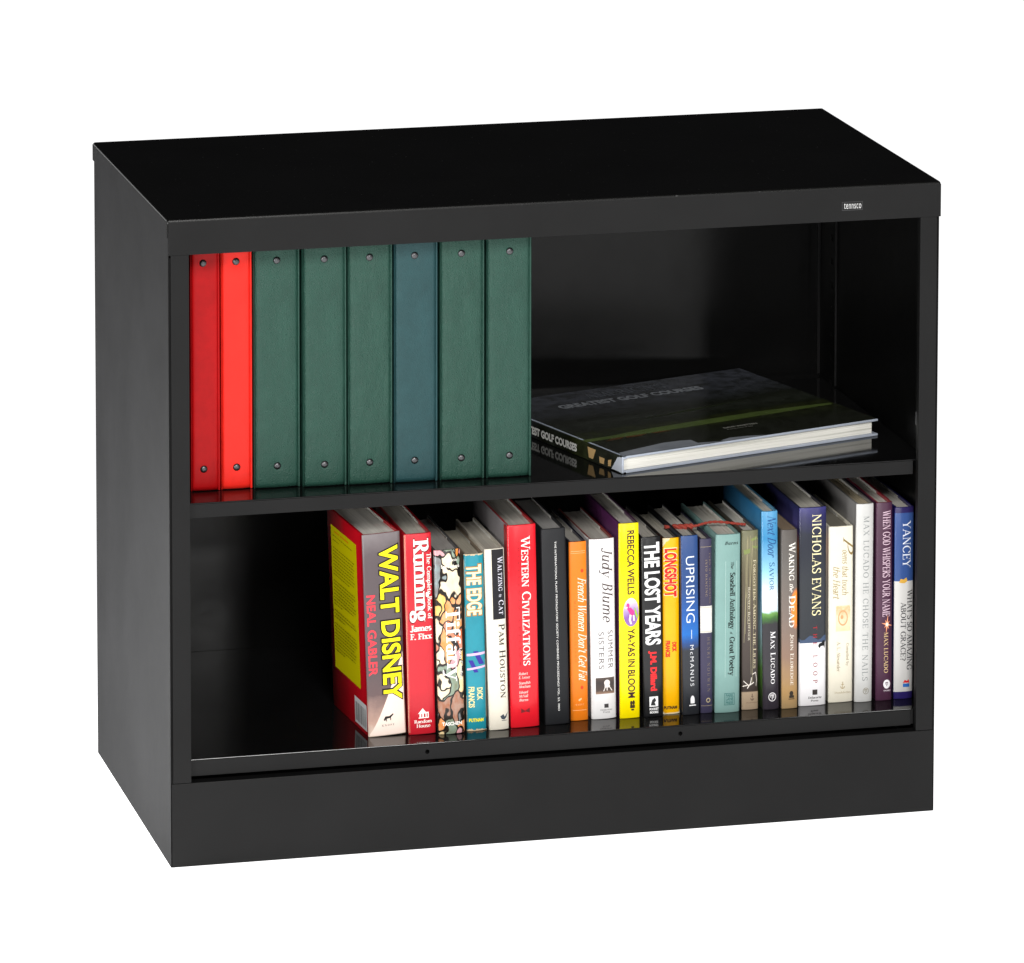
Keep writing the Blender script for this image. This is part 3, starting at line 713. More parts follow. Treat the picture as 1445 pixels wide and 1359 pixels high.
# 5 cream book with black title panel
t, s = make_book('slim cream book with a black title panel down the upper right of its spine', (0.3850, 0.0402), (0.4089, 0.0388), 0.2161, 0.140, -0.0066, jacket('e9e2d2', 0.35), b=0.0018, side=jacket('cfc8ba', 0.35), page='a19c92')
patch(t, 'title_panel', s.spine, (.34, 1.0, .004, .39), ink('17161c'))
put(t, 'title_lettering', st('Waltzing', 1.0, small=.8, track=.08), s.spine, (.64, .90, .045, .235), ink('d9d8e4'))
put(t, 'title_lettering', ss('the', 0.0), s.spine, (.66, .82, .252, .268), ink('d9d8e4'))
put(t, 'title_lettering', st('Cat', 1.0, small=.8, track=.08), s.spine, (.64, .90, .285, .365), ink('d9d8e4'))
put(t, 'author_lettering', st('Pam Houston', 1.0, small=.8, track=.06), s.spine, (.60, .92, .417, .825), ink('2e2a24'))
polys(t, 'publisher_mark', s.spine, [[(.55, .925), (.72, .915), (.78, .93), (.95, .905), (.86, .935), (.75, .945), (.62, .94)], rc(.62, .88, .948, .951)], ink('38404c'))

# 6 red history book
t, s = make_book('tall bright red history book with white serif title, left of the black volume', (0.4114, 0.0440), (0.4461, 0.0411), 0.2415, 0.165, -0.0052, jacket('e01c2a', 0.25), side=jacket('8e8a8c', 0.22), b=0.0016, page='a6a29a', board=jacket('c41a26', 0.3))
patch(t, 'red_hinge', s.left, (.905, .985, .004, .996), jacket('b8141e', 0.3), nu=1)
put(t, 'title_lettering', st('Western Civilizations', 1.05, small=.78), s.spine, (.47, .78, .056, .695), ink('fbf3ee'))
put(t, 'subtitle_lettering', st('THIRTEENTH EDITION', .8, track=.9), s.spine, (.34, .40, .075, .69), ink('8e0e18'))
for i, (nm, va, vb) in enumerate((('Robert', .727, .740), ('E. Lerner', .746, .759), ('Standish', .773, .786), ('Meacham', .791, .804), ('Edward', .819, .832), ('McNall', .838, .851), ('Burns', .857, .870))):
    put(t, 'author_lettering', st(nm, 1.0, slant=.2), s.spine, (.30, .70 if len(nm) > 6 else .62, va, vb), ink('f4dcd6'), 'flat')
polys(t, 'publisher_mark', s.spine, [[(.36, .905), (.50, .918), (.66, .905), (.66, .928), (.52, .922), (.36, .928)]], ink('6a0c14'))

# 7 black proceedings volume
t, s = make_book('thick plain black volume with one thin line of white capitals', (0.4536, 0.0440), (0.4831, 0.0456), 0.2340, 0.150, -0.0060, jacket('222326', 0.5, 0.1, 0.25), b=0.0012, page='8a8886')
put(t, 'title_lettering', ss("THE INTERNATIONAL PLANT PROPAGATORS' SOCIETY COMBINED PROCEEDINGS VOL. 53, 2003", 0.0, track=.04), s.spine, (.515, .605, .065, .93), ink('eeeeec'))

# 8 orange diet book
t, s = make_book('slim orange book with flowing white script title', (0.4866, 0.0535), (0.5081, 0.0541), 0.2143, 0.150, -0.0032, jacket('f08018', 0.35), b=0.0016, side=jacket('2c2c34', 0.3), page='96928c', board=jacket('26263a', 0.3))
put(t, 'title_lettering', st("French Women Don't Get Fat", 0.85, slant=.45), s.spine, (.46, .95, .20, .78), ink('fdeedd'))
put(t, 'author_lettering', st('MIREILLE GUILIANO', .7, track=.5), s.spine, (.24, .36, .33, .67), ink('c86a1e'))
polys(t, 'spine_dots', s.spine, [ell(.72, .163, .08, .010), ell(.64, .815, .08, .010)], ink('d8441a'))
polys(t, 'spine_rules', s.spine, [rc(.10, .92, .052, .054), rc(.10, .92, .063, .0645), rc(.10, .92, .940, .942)], ink('f8c890'))
put(t, 'publisher_lettering', st('KNOPF', 1, track=.5), s.spine, (.28, .74, .905, .914), ink('f8c890'), 'flat')
polys(t, 'publisher_mark', s.spine, [[(.42, .885), (.5, .877), (.62, .873), (.6, .882), (.48, .89)]], ink('f8c890'))

# 9 white novel
t, s = make_book('white book with slanted grey title and a small brown chair picture', (0.5118, 0.0544), (0.5422, 0.0533), 0.2158, 0.145, -0.0037, jacket('f2f0f0', 0.25), b=0.0026, side=jacket('d8d4d2', 0.3), page='a29e96', board=jacket('8a2c24', 0.3))
put(t, 'author_lettering', st('Judy Blume', 0.85, slant=.28, track=.05), s.spine, (.36, .90, .050, .465), ink('4a3e3c'))
put(t, 'title_lettering', ss('SUMMER', 0, track=.15), s.spine, (.67, .88, .510, .722), ink('6e6868'))
put(t, 'title_lettering', ss('SISTERS', 0, track=.15), s.spine, (.30, .52, .515, .722), ink('6e6868'))
patch(t, 'picture_panel', s.spine, (.17, .92, .770, .860), zmat('chair_photo_print', [(.14, '9a7a64'), (.16, '4a3c36'), (.2, '3a3230'), (.24, '5c4c44')], 0.2158, 0.02))
polys(t, 'picture_chair', s.spine, [ell(.62, .800, .12, .018, 16), rc(.52, .74, .812, .826), [(.52, .826), (.56, .826), (.50, .845), (.46, .845)], [(.72, .826), (.76, .826), (.84, .845), (.80, .845)], rc(.60, .64, .826, .842)], ink('e8e0da'), 0.0003)
polys(t, 'publisher_mark', s.spine, [rc(.50, .67, .916, .938)], ink('3a3636'))
put(t, 'publisher_lettering', st('Delacorte', 1), s.spine, (.34, .82, .944, .953), ink('7a7474'), 'flat')
put(t, 'publisher_lettering', st('Press', 1), s.spine, (.44, .72, .957, .966), ink('7a7474'), 'flat')

# 10 yellow novel
t, s = make_book('tall lemon yellow book with a purple oval picture in the middle of its spine', (0.5446, 0.0498), (0.5692, 0.0482), 0.2337, 0.155, -0.0024, jacket('ffe800', 0.25, 0.03), b=0.0012, side=jacket('5a2c58', 0.25), page='a8a49c', board=jacket('4a2048', 0.3))
put(t, 'author_lettering', ss('REBECCA WELLS', 0.02), s.spine, (.40, .76, .037, .365), ink('3c1c20'))
put(t, 'title_lettering', ss('YA-YAS IN BLOOM', 0.02), s.spine, (.40, .76, .540, .895), ink('3c1c20'))
polys(t, 'picture_oval', s.spine, [ell(.575, .455, .385, .073, 28)[::-1]], zmat('violet_oval_print', [(.4, 'a884c0'), (.52, '8a5cae'), (.6, 'd8c8e0')], 0.2337, 0.05), 0.00045)
polys(t, 'picture_figure', s.spine, [ell(.42, .422, .08, .014, 12)[::-1], [(.36, .435), (.55, .430), (.74, .450), (.72, .475), (.55, .47), (.46, .452)][::-1]], ink('d83c90'), 0.0006)
polys(t, 'picture_limbs', s.spine, [[(.50, .465), (.60, .470), (.56, .495), (.62, .515), (.54, .518), (.46, .495)][::-1], [(.66, .47), (.74, .47), (.76, .50), (.68, .50)][::-1], rc(.24, .40, .426, .434)], ink('f4dcd4'), 0.0007)
polys(t, 'picture_leaf', s.spine, [[(.74, .43), (.80, .44), (.92, .475), (.86, .49), (.78, .465)][::-1]], ink('9cc83c'), 0.0008)
polys(t, 'publisher_mark', s.spine, [ell(.56, .922, .06, .012), ell(.68, .920, .06, .012), rc(.50, .74, .932, .948), rc(.56, .70, .952, .96)], ink('3c2a10'))

# 11 black space novel
t, s = make_book('black book with blocky white capitals and red author name', (0.5736, 0.0472), (0.5978, 0.0501), 0.2158, 0.145, -0.0046, jacket('1c1c1e', 0.28), b=0.0018, page='a39f96')
put(t, 'title_lettering', ss('THE LOST YEARS', 0.035), s.spine, (.13, .93, .030, .600), ink('f2f2f2'), off=0.00026)
put(t, 'author_lettering', ss('J.M. Dillard', 0.05), s.spine, (.26, .68, .632, .855), ink('ee2c30'))
polys(t, 'publisher_mark', s.spine, [rc(.28, .72, .887, .943)], ink('f0f0f0'))
polys(t, 'publisher_figure', s.spine, [[(.34, .935), (.42, .905), (.56, .893), (.62, .91), (.54, .92), (.60, .938)]], ink('28282a'), 0.0004)
put(t, 'publisher_lettering', ss('POCKET', 0.05), s.spine, (.28, .74, .950, .963), ink('f0f0f0'), 'flat')
put(t, 'publisher_lettering', ss('BOOKS', 0.05), s.spine, (.30, .72, .968, .981), ink('f0f0f0'), 'flat')

# 12 amber thriller
t, s = make_book('slim amber yellow book with red condensed title and torn top edge', (0.5990, 0.0541), (0.6192, 0.0570), 0.2112, 0.128, -0.0016, jacket('fcb800', 0.3), b=0.0014, side=jacket('5a3018', 0.4), page='9f9a8e', board=jacket('24242a', 0.3))
put(t, 'title_outline', ss('LONGSHOT', 0.07), s.spine, (.04, .88, .055, .338), ink('f8e8b0'), off=0.00024)
put(t, 'title_lettering', ss('LONGSHOT', 0.045), s.spine, (.09, .84, .060, .334), ink('e42420'), off=0.00038)
put(t, 'author_lettering', ss('DICK', 0.05), s.spine, (.54, .82, .592, .648), ink('e42420'))
put(t, 'author_lettering', ss('FRANCIS', 0.05), s.spine, (.14, .42, .582, .676), ink('e42420'))
put(t, 'publisher_lettering', ss('PUTNAM', 0.06), s.spine, (.04, .84, .955, .973), ink('38200c'), 'flat')
for te in ([(0, 0), (0, .05), (.10, .035), (.2, .02), (.32, .016), (.42, .004), (.44, 0)], [(0, .985), (0, 1), (1, 1), (1, .975), (.96, .992), (.1, .994)]): polys(t, 'torn_edge', s.spine, [te], ink('d8c9a4', 0.7), 0.0002)

# 13 blue to black
m = zmat('blue_dusk_print', [(0, '26282c'), (.36, '2a2e36'), (.405, '1c4a8c'), (.45, '1068bc'), (.55, '1a58a6'), (.7, '264880'), (1, '304c80')], 0.2152, 0.02, nscale=220)
t, s = make_book('book with blue spine fading to black below, thin white capitals', (0.6200, 0.0465), (0.6409, 0.0456), 0.2152, 0.145, -0.0033, m, b=0.0014, side=jacket('30363e', 0.3), page='aaa69e', board=jacket('1c1c20', 0.3))
put(t, 'title_lettering', ss('UPRISING', -0.008), s.spine, (.26, .76, .115, .485), ink('dfe8f4'))
polys(t, 'spine_rule', s.spine, [rc(.54, .575, .525, .575)], ink('cfdcec'))
put(t, 'author_lettering', ss('McMANUS', 0.0, track=.35), s.spine, (.46, .68, .610, .840), ink('d8dade'))
polys(t, 'publisher_mark', s.spine, [ell(.58, .915, .12, .022, 18), rc(.38, .78, .944, .950), rc(.46, .70, .915, .936)], ink('e4e4e6'))

# 14 slim purple
t, s = make_book('slim muted purple book with a white label band round its spine', (0.6423, 0.0482), (0.6574, 0.0476), 0.2097, 0.125, -0.0022, jacket('3c3852', 0.45), b=0.0014, page='a9a59b')
put(t, 'title_lettering', st('TURN MY MOURNING', .8, track=.2), s.spine, (.74, .86, .08, .37), ink('8a7a66'))
put(t, 'title_lettering', st('INTO DANCING', .8, track=.2), s.spine, (.44, .60, .12, .33), ink('9c8a70'))
patch(t, 'label_band', s.spine, (.02, .98, .385, .538), ink('dcdad4'))
polys(t, 'label_rules', s.spine, [rc(.05, .95, .392, .394), rc(.05, .95, .530, .532)], ink('a89c80'))
put(t, 'author_lettering', st('HENRI NOUWEN', .8, track=.4), s.spine, (.56, .78, .565, .875), ink('7c7064'))
polys(t, 'spine_rules', s.spine, [rc(.05, .95, .045, .047), rc(.05, .95, .955, .957)] + ring(.62, .925, .18, .014, .6, 14), ink('a89a7c'))

# 15 pale teal anthology
t, s = make_book('pale sea green book with dark lettering between two fine lines', (0.6590, 0.0473), (0.6894, 0.0428), 0.2142, 0.150, 0.0, jacket('7fa49f', 0.5), b=0.0022, page='b6b2a8')
put(t, 'author_lettering', st('Burns', 1.3, slant=.3, track=.15), s.spine, (.34, .90, .040, .058), ink('1e302e'), 'flat')
put(t, 'title_lettering', st('The', 1.1, slant=.1), s.spine, (.60, .72, .155, .195), ink('1a2826'))
put(t, 'title_lettering', st('Seashell Anthology', 1.35), s.spine, (.50, .78, .215, .535), ink('1a2826'))
put(t, 'title_lettering', st('of', 1.1, slant=.3), s.spine, (.58, .70, .547, .562), ink('1a2826'))
put(t, 'title_lettering', st('Great Poetry', 1.35), s.spine, (.50, .78, .575, .795), ink('1a2826'))
polys(t, 'spine_rules', s.spine, [rc(.385, .392, .15, .80), rc(.835, .842, .15, .80)], ink('d4ece6'))
fr = [(.36, .37), (.77, .78)]
polys(t, 'publisher_frame', s.spine, [rc(.36, .375, .89, .957), rc(.765, .78, .89, .957), rc(.36, .78, .89, .893), rc(.36, .78, .954, .957), rc(.40, .74, .911, .913), rc(.40, .74, .933, .935)], ink('2e6a68'))
for wd, va, vb in (('PARK', .896, .909), ('LANE', .916, .930), ('PRESS', .938, .951)): put(t, 'publisher_lettering', ss(wd, 0.02), s.spine, (.42, .73, va, vb), ink('2e6a68'), 'flat')

# 16 brown reeds
m = zmat('reed_print', [(0, 'a8937c'), (.098, 'ab967e'), (.102, '382f2b'), (.45, '4a403a'), (.75, '5e5644'), (.92, '77745a'), (1, '6a6a50')], 0.216, 0.002, 0.3)
t, s = make_book('brown book with thin reeds up its spine and a beige foot', (0.6930, 0.0508), (0.7137, 0.0488), 0.2160, 0.142, -0.0013, m, b=0.0016, side=jacket('4c463c', 0.35), page='b2aea4')
reeds = []
for k in range(11):
    u = .12+.07*k; a = random.uniform(-.25, .25); v1 = random.uniform(.35, .85); reeds.append([(u, v1), (u+.02, v1), (u+a+.018, .02+.05*random.random()), (u+a, .02+.05*random.random())])
for a in reeds:
    for i, (u, v) in enumerate(a): a[i] = (min(.98, max(.02, u)), v)
polys(t, 'spine_reeds', s.spine, reeds, ink('9a9272'), 0.0002)
polys(t, 'spine_leaves', s.spine, [[(.50, .05), (.9, .035), (.95, .05), (.6, .062)][::-1], [(.1, .11), (.5, .10), (.5, .125), (.15, .135)][::-1], [(.6, .085), (.98, .09), (.95, .105), (.7, .10)][::-1]], ink('7c8650'), 0.00024)
polys(t, 'spine_tendrils', s.spine, [[(.10, .835), (.42, .862), (.72, .845), (.73, .850), (.42, .868), (.10, .84)], [(.30, .878), (.5, .85), (.56, .82), (.60, .82), (.54, .853), (.34, .882)], [(.05, .865), (.4, .858), (.4, .862), (.05, .87)], [(.62, .80), (.84, .79), (.9, .83), (.86, .87), (.84, .87), (.87, .83), (.82, .796), (.64, .804)]], ink('e6ded4'), 0.0003)
put(t, 'title_lettering', st('Forgotten Among the Lilies', .95, small=.8, track=.06), s.spine, (.68, .86, .165, .770), ink('cfc4a4'))
put(t, 'author_lettering', st('Ronald Rolheiser', .95, small=.8, track=.04), s.spine, (.36, .50, .315, .615), ink('c4bca8'))
polys(t, 'publisher_mark', s.spine, anchor(.62, .932, .22, .034), ink('5c4a3c'))
put(t, 'publisher_lettering', st('Doubleday', 1), s.spine, (.25, .95, .956, .965), ink('8a7460'), 'flat')

# 17 sky blue book
m = zmat('sky_and_meadow_print', [(0, '353038'), (.43, '2e2c30'), (.46, '3a6a2a'), (.485, '6a9a4c'), (.495, 'cfe4ee'), (.57, 'eef6fa'), (.64, 'b8dcee'), (.70, '8cc4e2'), (.86, '3c88ba'), (1, '5a9cc8')], 0.2387, 0.025, 0.25)
t, s = make_book('tall sky blue book whose spine turns from clouds to green grass to charcoal', (0.7175, 0.0462), (0.7377, 0.0430), 0.2387, 0.160, -0.0033, m, b=0.0022, side=zmat('sky_board_print', [(0, '2e3a22'), (.2, '5a8a3a'), (.4, '9cbcc8'), (.6, '5a98bc'), (1, '2c6c98')], 0.2387, 0.08), page='b0aca2', board=jacket('5a9ec4', 0.3))
put(t, 'title_lettering', st('Next Door', .85, slant=.4), s.spine, (.34, .86, .022, .235), ink('1e4c84'))
put(t, 'title_lettering', st('Savior', .9, small=.8, track=.05), s.spine, (.44, .76, .258, .40), ink('2a5a88'))
put(t, 'author_lettering', st('Max Lucado', 1.0, small=.8, track=.05), s.spine, (.48, .78, .605, .870), ink('f0eef0'))
polys(t, 'publisher_mark', s.spine, roundel(.56, .936, .24, .0225), ink('e8e6e8'))

# 18 grey and orange paperback
m = zmat('misty_fire_print', [(0, 'a88c64'), (.1, 'b08c5c'), (.3, '8a7060'), (.5, '7a6c64'), (.8, '66625e'), (1, '544e4a')], 0.2156, 0.05, 0.35, blotch=('f58a30', (0.008, 0.122), (0.0095, 0.036)))
t, s = make_book('small grey brown paperback with an orange glow and white serif capitals', (0.7399, 0.0424), (0.7598, 0.0436), 0.2156, 0.140, -0.0018, m, hard=False, b=0.0014, side=jacket('5a544e', 0.4), page='7a6a58')
put(t, 'title_lettering', st('Waking', 1.05, small=.8, track=.04), s.spine, (.46, .86, .070, .285), ink('f4efe6'))
put(t, 'title_lettering', st('the', 1.0, slant=.3), s.spine, (.50, .74, .302, .350), ink('f4efe6'))
put(t, 'title_lettering', st('Dead', 1.05, small=.8, track=.04), s.spine, (.46, .86, .368, .545), ink('f4efe6'))
put(t, 'author_lettering', st('John Eldredge', .95, small=.8, track=.02), s.spine, (.52, .76, .582, .868), ink('e8e0d4'))
polys(t, 'publisher_mark', s.spine, [ell(.60, .915, .12, .014, 16), rc(.46, .76, .926, .940), rc(.42, .80, .944, .948)], ink('30281e'))

# 19 night novel with white foot
m = zmat('night_sky_print', [(0, '22262c'), (.33, '272b31'), (.6, '2a2e34'), (.86, '2b2e3a'), (.95, '2c2b58'), (1, '3a3872')], 0.2391, 0.035, 0.28, zones=((.323, 'below', 'eeecee'),))
t, s = make_book('thick tall book with night sky spine, cream capitals and a white foot', (0.7623, 0.0501), (0.7961, 0.0467), 0.2391, 0.165, -0.0008, m, b=0.0018, side=zmat('dusk_board_print', [(0, '2a2420'), (.55, '2c2a30'), (.72, '8a5434'), (.8, 'c07838'), (.88, '4c4680'), (1, '282a50')], 0.2391, 0.05), page='aaa69c', board=jacket('2c2c38', 0.3))
hills = []
for i in range(10): hills.append([(i/10, .682), ((i+1)/10, .682), ((i+1)/10, .656+.012*math.sin((i+1)*1.1)), (i/10, .656+.012*math.sin(i*1.1))])
polys(t, 'spine_hills', s.spine, hills, ink('41526e'), 0.00018)
put(t, 'author_lettering', st('NICHOLAS EVANS', .85), s.spine, (.47, .80, .036, .545), ink('f6ecb8'))
put(t, 'title_lettering', st('THE', 1, track=.9), s.spine, (.52, .66, .598, .695), ink('b0242c'))
put(t, 'title_lettering', st('LOOP', 1, track=.8), s.spine, (.52, .68, .745, .885), ink('8e2a2e'))
polys(t, 'spine_wolf', s.spine, [[(.70, .70), (.74, .688), (.84, .684), (.88, .672), (.96, .676), (.95, .70), (.93, .715), (.91, .70), (.80, .702), (.76, .712)]], ink('0e1014'), 0.0004)
polys(t, 'publisher_mark', s.spine, [rc(.50, .68, .919, .945)], ink('36302e'))
put(t, 'publisher_lettering', st('Delacorte', 1.1), s.spine, (.34, .84, .953, .964), ink('3c3636'), 'flat')
put(t, 'publisher_lettering', st('Press', 1.1), s.spine, (.44, .72, .969, .979), ink('3c3636'), 'flat')

# 20 cream poetry
t, s = make_book('cream poetry book with pale gold script and a small peach picture', (0.8003, 0.0546), (0.8309, 0.0531), 0.2127, 0.150, -0.0007, jacket('ece6d4', 0.4), b=0.0018, page='6e6a60')
put(t, 'title_lettering', st('P', .7, slant=.4), s.spine, (.58, 1.0, .062, .165), ink('8a7444'))
put(t, 'title_lettering', st('oems that touch', .7, slant=.25), s.spine, (.54, .80, .135, .390), ink('9a8654'))
put(t, 'title_lettering', st('the Heart', .7, slant=.3), s.spine, (.18, .46, .228, .412), ink('9a8654'))
patch(t, 'picture_panel', s.spine, (.30, .89, .450, .595), zmat('peach_print', [(.4, 'f2cfa4'), (.47, 'efd9b8'), (.53, 'e4b688'), (.56, 'f2dcb8')], 0.2127, 0.1, nscale=90))
polys(t, 'picture_rose', s.spine, ring(.58, .52, .20, .045, .80, 16) + [ell(.54, .515, .06, .012, 10)], ink('d0a070'))
put(t, 'author_lettering', st('Compiled by', .8), s.spine, (.70, .83, .665, .795), ink('958462'))
put(t, 'author_lettering', st('A. L. Alexander', .8), s.spine, (.34, .48, .655, .825), ink('958462'))
polys(t, 'publisher_mark', s.spine, anchor(.58, .905, .18, .036), ink('b09c74'))
put(t, 'publisher_lettering', st('Doubleday', .9), s.spine, (.26, .94, .938, .952), ink('bcae92'), 'flat')

# 21 white tall
t, s = make_book('tall plain white book with pale grey capitals down its whole spine', (0.8315, 0.0501), (0.8533, 0.0478), 0.2393, 0.165, 0.0005, jacket('d0d0ce', 0.35), b=0.0024, side=jacket('8c8a88', 0.3), page='a2967e')
put(t, 'title_lettering', st('MAX LUCADO HE CHOSE THE NAILS', .8, track=.12), s.spine, (.40, .72, .062, .892), ink('8a8e8e'))
polys(t, 'publisher_mark', s.spine, roundel(.62, .944, .17, .0165), ink('8a8474'))

# 22 plum
t, s = make_book('plum coloured book with tall pale capitals and an orange starburst', (0.8576, 0.0498), (0.8779, 0.0479), 0.2395, 0.160, -0.0012, jacket('4c2b42', 0.4), b=0.0020, page='b2aea6', board=jacket('9c2030', 0.3))
put(t, 'title_lettering', st('WHEN GOD WHISPERS YOUR NAME', 1.0), s.spine, (.38, .86, .040, .575), ink('d8bccc'))
st8 = []
for k in range(8):
    a = R(k*45+10); r1 = 1.0 if k % 2 == 0 else .6
    st8.append([(.66+.06*math.cos(a+1.57), .615+.006*math.sin(a+1.57)), (.66+.36*r1*math.cos(a), .615+.05*r1*math.sin(a)), (.66-.06*math.cos(a+1.57), .615-.006*math.sin(a+1.57))])
polys(t, 'starburst', s.spine, st8, ink('f0a078'), 0.0004); polys(t, 'star_core', s.spine, [ell(.66, .615, .09, .010, 12)[::-1]], ink('fdf0dc'), 0.0006)
put(t, 'author_lettering', st('MAX LUCADO', 1.0), s.spine, (.48, .74, .655, .860), ink('d6b98a'))
polys(t, 'publisher_mark', s.spine, [ell(.66, .917, .22, .0225, 22)[::-1]], ink('eeeaee'), 0.0003)
polys(t, 'publisher_monogram', s.spine, roundel(.66, .917, .17, .018)[-4:], ink('4c2b42'), 0.0004)
put(t, 'publisher_lettering', ss('WORD', 0.02), s.spine, (.46, .90, .946, .954), ink('d8ccd4'), 'flat')

# 23 blue and white, half behind the stile
t, s = make_book('blue and pale grey book at the far right, partly hidden behind the stile', (0.8804, 0.0503), (0.9042, 0.0505), 0.2320, 0.160, -0.0004, zmat('blue_white_print', [(0, 'cfcdcb'), (1, 'd6d4d2')], 0.232, 0.01, zones=((.615, 'above', '36538f'), (.97, 'above', '2a2258'), (.038, 'below', '2c2262'))), b=0.0022, page='b2aea6', side=jacket('2a2464', 0.3), board=jacket('2a2464', 0.3))
put(t, 'author_lettering', st('YANCEY', .9), s.spine, (.40, .82, .070, .315), ink('e6eaf4'))
polys(t, 'gold_scrap', s.spine, [[(.22, .392), (.30, .372), (.46, .376), (.60, .366), (.66, .385), (.5, .396)]], ink('d8a848'))
put(t, 'title_lettering', st("WHAT'S SO AMAZING", .95), s.spine, (.66, .94, .430, .850), ink('24242c'))
put(t, 'title_lettering', st('ABOUT GRACE?', .95), s.spine, (.32, .60, .495, .800), ink('24242c'))
polys(t, 'publisher_mark', s.spine, [[(.46, .915), (.56, .900), (.66, .908), (.76, .899), (.80, .917)][::-1]], ink('d8242c')); polys(t, 'publisher_wave', s.spine, [rc(.46, .80, .920, .938)], ink('2c6ab8'))

# ------------------------------------------------------------------ red bookmark cord over the small books
def unsorted_cord():
    base = [(0.621, 0.094, .3348), (0.634, 0.086, .3365), (0.645, 0.080, .3385), (0.655, 0.082, .3400), (0.668, 0.085, .3405), (0.684, 0.083, .3392), (0.697, 0.076, .3385), (0.7035, 0.072, .3385)]
    # smooth
    P = []
    for i in range(len(base)-1):
        p0 = Vector(base[max(i-1, 0)]); p1 = Vector(base[i]); p2 = Vector(base[i+1]); p3 = Vector(base[min(i+2, len(base)-1)])
        for k in range(8):
            u = k/8; P.append(0.5*((2*p1)+(p2-p0)*u+(2*p0-5*p1+4*p2-p3)*u*u+(3*p1-p0-3*p2+p3)*u**3))
    return P
cord = thing('bookmark_cord', 'twisted red bookmark cord with a tassel lying over the tops of the small books', 'bookmark')
P = unsorted_cord(); M_cord = jacket('a4473c', 0.8, spec=0.1)
for ph in (0, math.pi):
    pts = []
    for i, p in enumerate(P):
        a = i*0.9+ph; amp = 0.0008 if i > 12 else 0.0018
        pts.append(p+Vector((0, math.cos(a)*amp, math.sin(a)*amp+0.0011)))
    bm = tube(pts, [0.0022 if i < 14 else 0.00105 for i in range(len(pts))], 7)
    link('cord_strand', bm_mesh(bm, 'cord_strand'), M_cord, cord, smooth=True)
for k in range(7):
    a = k*0.9
    q = [Vector((0.6235, 0.094, .3362)) + Vector((-0.003*j*0.6 - 0.001*j, 0.0016*math.cos(a)*j*0.5+0.0012*j, 0.0008*math.sin(a)*j*.5-0.0002*j)) for j in range(5)]
    link('tassel_thread', bm_mesh(tube(q, 0.0006, 5), 'tassel_thread'), M_cord, cord)

# ------------------------------------------------------------------ large golf book lying flat in the upper bay
A = Vector((0.5388, 0.0230)); Bp = Vector((0.8833, 0.1276)); ux = (Bp-A).normalized(); GL = (Bp-A).length; uy = Vector((-ux.y, ux.x)); GD = 0.2985; GT = 0.0205
ang = math.atan2(ux.y, ux.x)
g = thing('coffee_table_book', 'large dark glossy golf picture book lying flat in the upper bay', 'book', (A.x, A.y, ZM+0.0001), (0, 0, ang))
m, nt, bs = newmat('golf_course_print'); v0 = coords(nt)
sp = N(nt, 'ShaderNodeSeparateXYZ'); nt.links.new(v0, sp.inputs[0])
nf = noise(nt, coords(nt, (0.7, 2, 2)), 10, 6, 0.68)
k = N(nt, 'ShaderNodeMath', operation='MULTIPLY_ADD'); nt.links.new(sp.outputs[0], k.inputs[0]); k.inputs[1].default_value = 0.02; nt.links.new(sp.outputs[1], k.inputs[2])
k2 = N(nt, 'ShaderNodeMath', operation='DIVIDE'); nt.links.new(k.outputs[0], k2.inputs[0]); k2.inputs[1].default_value = GD
k3 = N(nt, 'ShaderNodeMath', operation='MULTIPLY_ADD'); nt.links.new(nf, k3.inputs[0]); k3.inputs[1].default_value = 0.16; nt.links.new(k2.outputs[0], k3.inputs[2])
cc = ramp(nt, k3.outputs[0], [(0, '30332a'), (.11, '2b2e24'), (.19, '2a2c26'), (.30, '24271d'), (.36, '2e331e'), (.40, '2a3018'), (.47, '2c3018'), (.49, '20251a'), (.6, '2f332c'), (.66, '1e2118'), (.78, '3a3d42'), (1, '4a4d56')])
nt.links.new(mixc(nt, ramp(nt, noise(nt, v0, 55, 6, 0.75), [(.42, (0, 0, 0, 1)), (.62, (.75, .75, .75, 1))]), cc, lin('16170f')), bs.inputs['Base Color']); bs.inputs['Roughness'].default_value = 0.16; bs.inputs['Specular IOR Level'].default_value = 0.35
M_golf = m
M_gedge = jacket('aeb6c4', 0.3)
# cover: two boards + spine in one mesh
bm = bmesh.new(); tb = 0.0028
def gb(*b, mi=0, bev=0.0007):
    t_ = bmesh.new(); bm_box(t_, *b, mi=mi)
    bmesh.ops.bevel(t_, geom=list(t_.edges), offset=bev, segments=2, affect='EDGES', profile=0.5, clamp_overlap=True)
    tm = bpy.data.meshes.new('t'); t_.to_mesh(tm); t_.free(); bm.from_mesh(tm); bpy.data.meshes.remove(tm)
gb(0.0062, GL, 0, GD, GT-tb, GT); gb(0.0062, GL, 0, GD, 0, tb); gb(0, 0.0030, 0, GD, 0.0004, GT-0.0004)
gb(0.0020, 0.0075, 0.0002, GD-0.0002, GT-tb-0.0007, GT-0.0012); gb(0.0020, 0.0075, 0.0002, GD-0.0002, 0.0012, tb+0.0007)
me = bm_mesh(bm, 'cover')
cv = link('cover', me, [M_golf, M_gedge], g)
for p in me.polygons:
    c = p.center
    if c.y < 0.0005 or c.y > GD-0.0005 or c.x > GL-0.0005 or (c.x > 0.0035 and 0.0005 < c.z < GT-0.0008): p.material_index = 1
pm, nt, bs = newmat('glossy_page_edges'); v1 = coords(nt, (2, 2, 520)); f = noise(nt, v1, 1, 3, .7)
nt.links.new(ramp(nt, f, [(.3, 'a8a89c'), (.48, 'f0eee6'), (.62, 'dedcd2'), (.75, 'b4b4a8')]), bs.inputs['Base Color']); bs.inputs['Roughness'].default_value = .6; bump(nt, bs, f, .5, .0004)
boxes('page_block', [(0.0034, GL-0.006, 0.0045, GD-0.0045, tb+0.0001, GT-tb-0.0001)], pm, g, bevel=0.0003)
def g_top(u, v, off): return (u*GL, v*GD, GT+off)
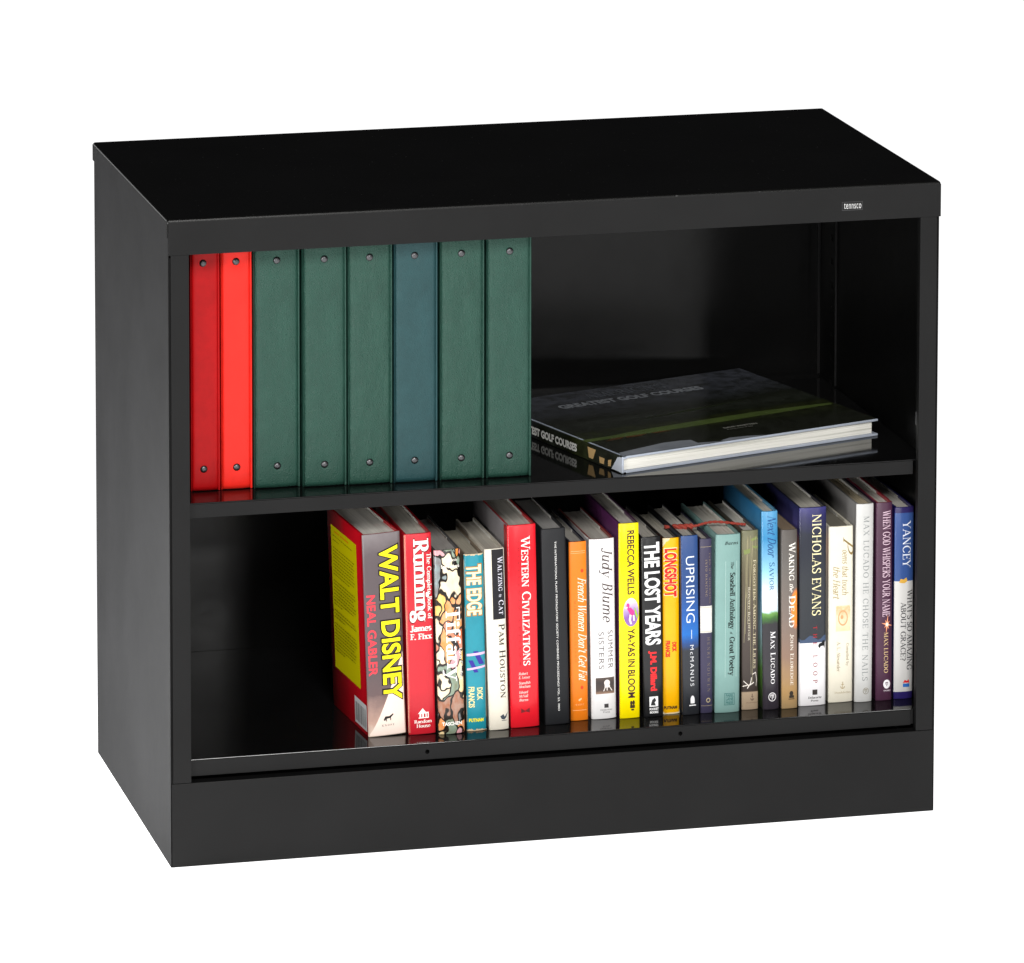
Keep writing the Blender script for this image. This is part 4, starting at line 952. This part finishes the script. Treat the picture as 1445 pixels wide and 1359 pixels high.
def g_sp(u, v, off): return (-off, v*GD, u*GT)
polys(g, 'cover_fairway', g_top, [[(.002, .262), (.05, .262), (.103, .262), (.103, .30), (.002, .300)], [(.103, .262), (.248, .262), (.248, .322), (.103, .300)], [(.248, .262), (.47, .270), (.47, .335), (.248, .322)], [(.47, .270), (.71, .280), (.71, .342), (.47, .335)], [(.71, .280), (.985, .292), (.985, .318), (.71, .342)]], jacket('5e7038', 0.2, 0.2), 0.00012)
polys(g, 'cover_shrub', g_top, [[(.06, .236), (.12, .240), (.148, .262), (.10, .262)], [(.148, .244), (.20, .242), (.235, .262), (.15, .262)], [(.26, .25), (.33, .256), (.30, .266), (.25, .264)]], jacket('6a4426', 0.3, 0.3), 0.00016)
polys(g, 'cover_far_green', g_top, [[(.30, .47), (.52, .485), (.78, .535), (.52, .505)]], jacket('2f3720', 0.3, 0.3), 0.00012)
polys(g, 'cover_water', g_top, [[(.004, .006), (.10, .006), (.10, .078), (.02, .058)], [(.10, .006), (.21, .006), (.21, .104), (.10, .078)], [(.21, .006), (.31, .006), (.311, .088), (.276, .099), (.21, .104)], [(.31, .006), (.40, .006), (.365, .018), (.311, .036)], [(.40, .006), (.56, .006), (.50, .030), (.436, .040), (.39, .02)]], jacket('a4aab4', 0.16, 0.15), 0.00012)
def puttop(name, VF, rect, mat, off=0.0002): return put(g, name, VF, lambda u, v, o: g_top(u, v, o), rect, mat, 'flat', off)
puttop('title_lettering', st("AMERICA'S", 1.0), (.324, .635, .935, .862), ink('5a5e64'))
puttop('title_lettering', ss('GREATEST GOLF COURSES', 0.045), (.172, .735, .825, .768), ink('8a8e94'))
puttop('author_lettering', ss('DAVE WHITTEN', 0.02), (.49, .62, .190, .174), ink('a8a8a0'))
puttop('author_lettering', ss('Foreword by', 0.01), (.49, .59, .160, .148), ink('8c8c84'))
V, F = ss("AMERICA'S GREATEST GOLF COURSES", 0.05)
put(g, 'spine_lettering', (V, F), lambda u, v, o: g_sp(v, u, o), (.98, .33, .70, .22), ink('e6e6e2'), 'flat', 0.0003)
polys(g, 'spine_picture', g_sp, [[(u, v) for v, u in q] for q in ([(.24, .2), (.21, .2), (.19, .8), (.25, .8)], [(.16, .15), (.13, .15), (.125, .5), (.165, .5)], [(.10, .15), (.08, .2), (.075, .6), (.10, .5)])], ink('b89868'), 0.0003)
polys(g, 'spine_foot', g_sp, [[(0.06, .02), (.94, .02), (.94, .0), (0.06, .0)], [(.08, .075), (.9, .03), (.9, .005), (.08, .005)]], ink('b8bec8'), 0.00025)

# ------------------------------------------------------------------ render settings
S.render.engine = 'CYCLES'
S.cycles.max_bounces = 8; S.cycles.glossy_bounces = 5; S.cycles.diffuse_bounces = 4
S.cycles.sample_clamp_indirect = 4
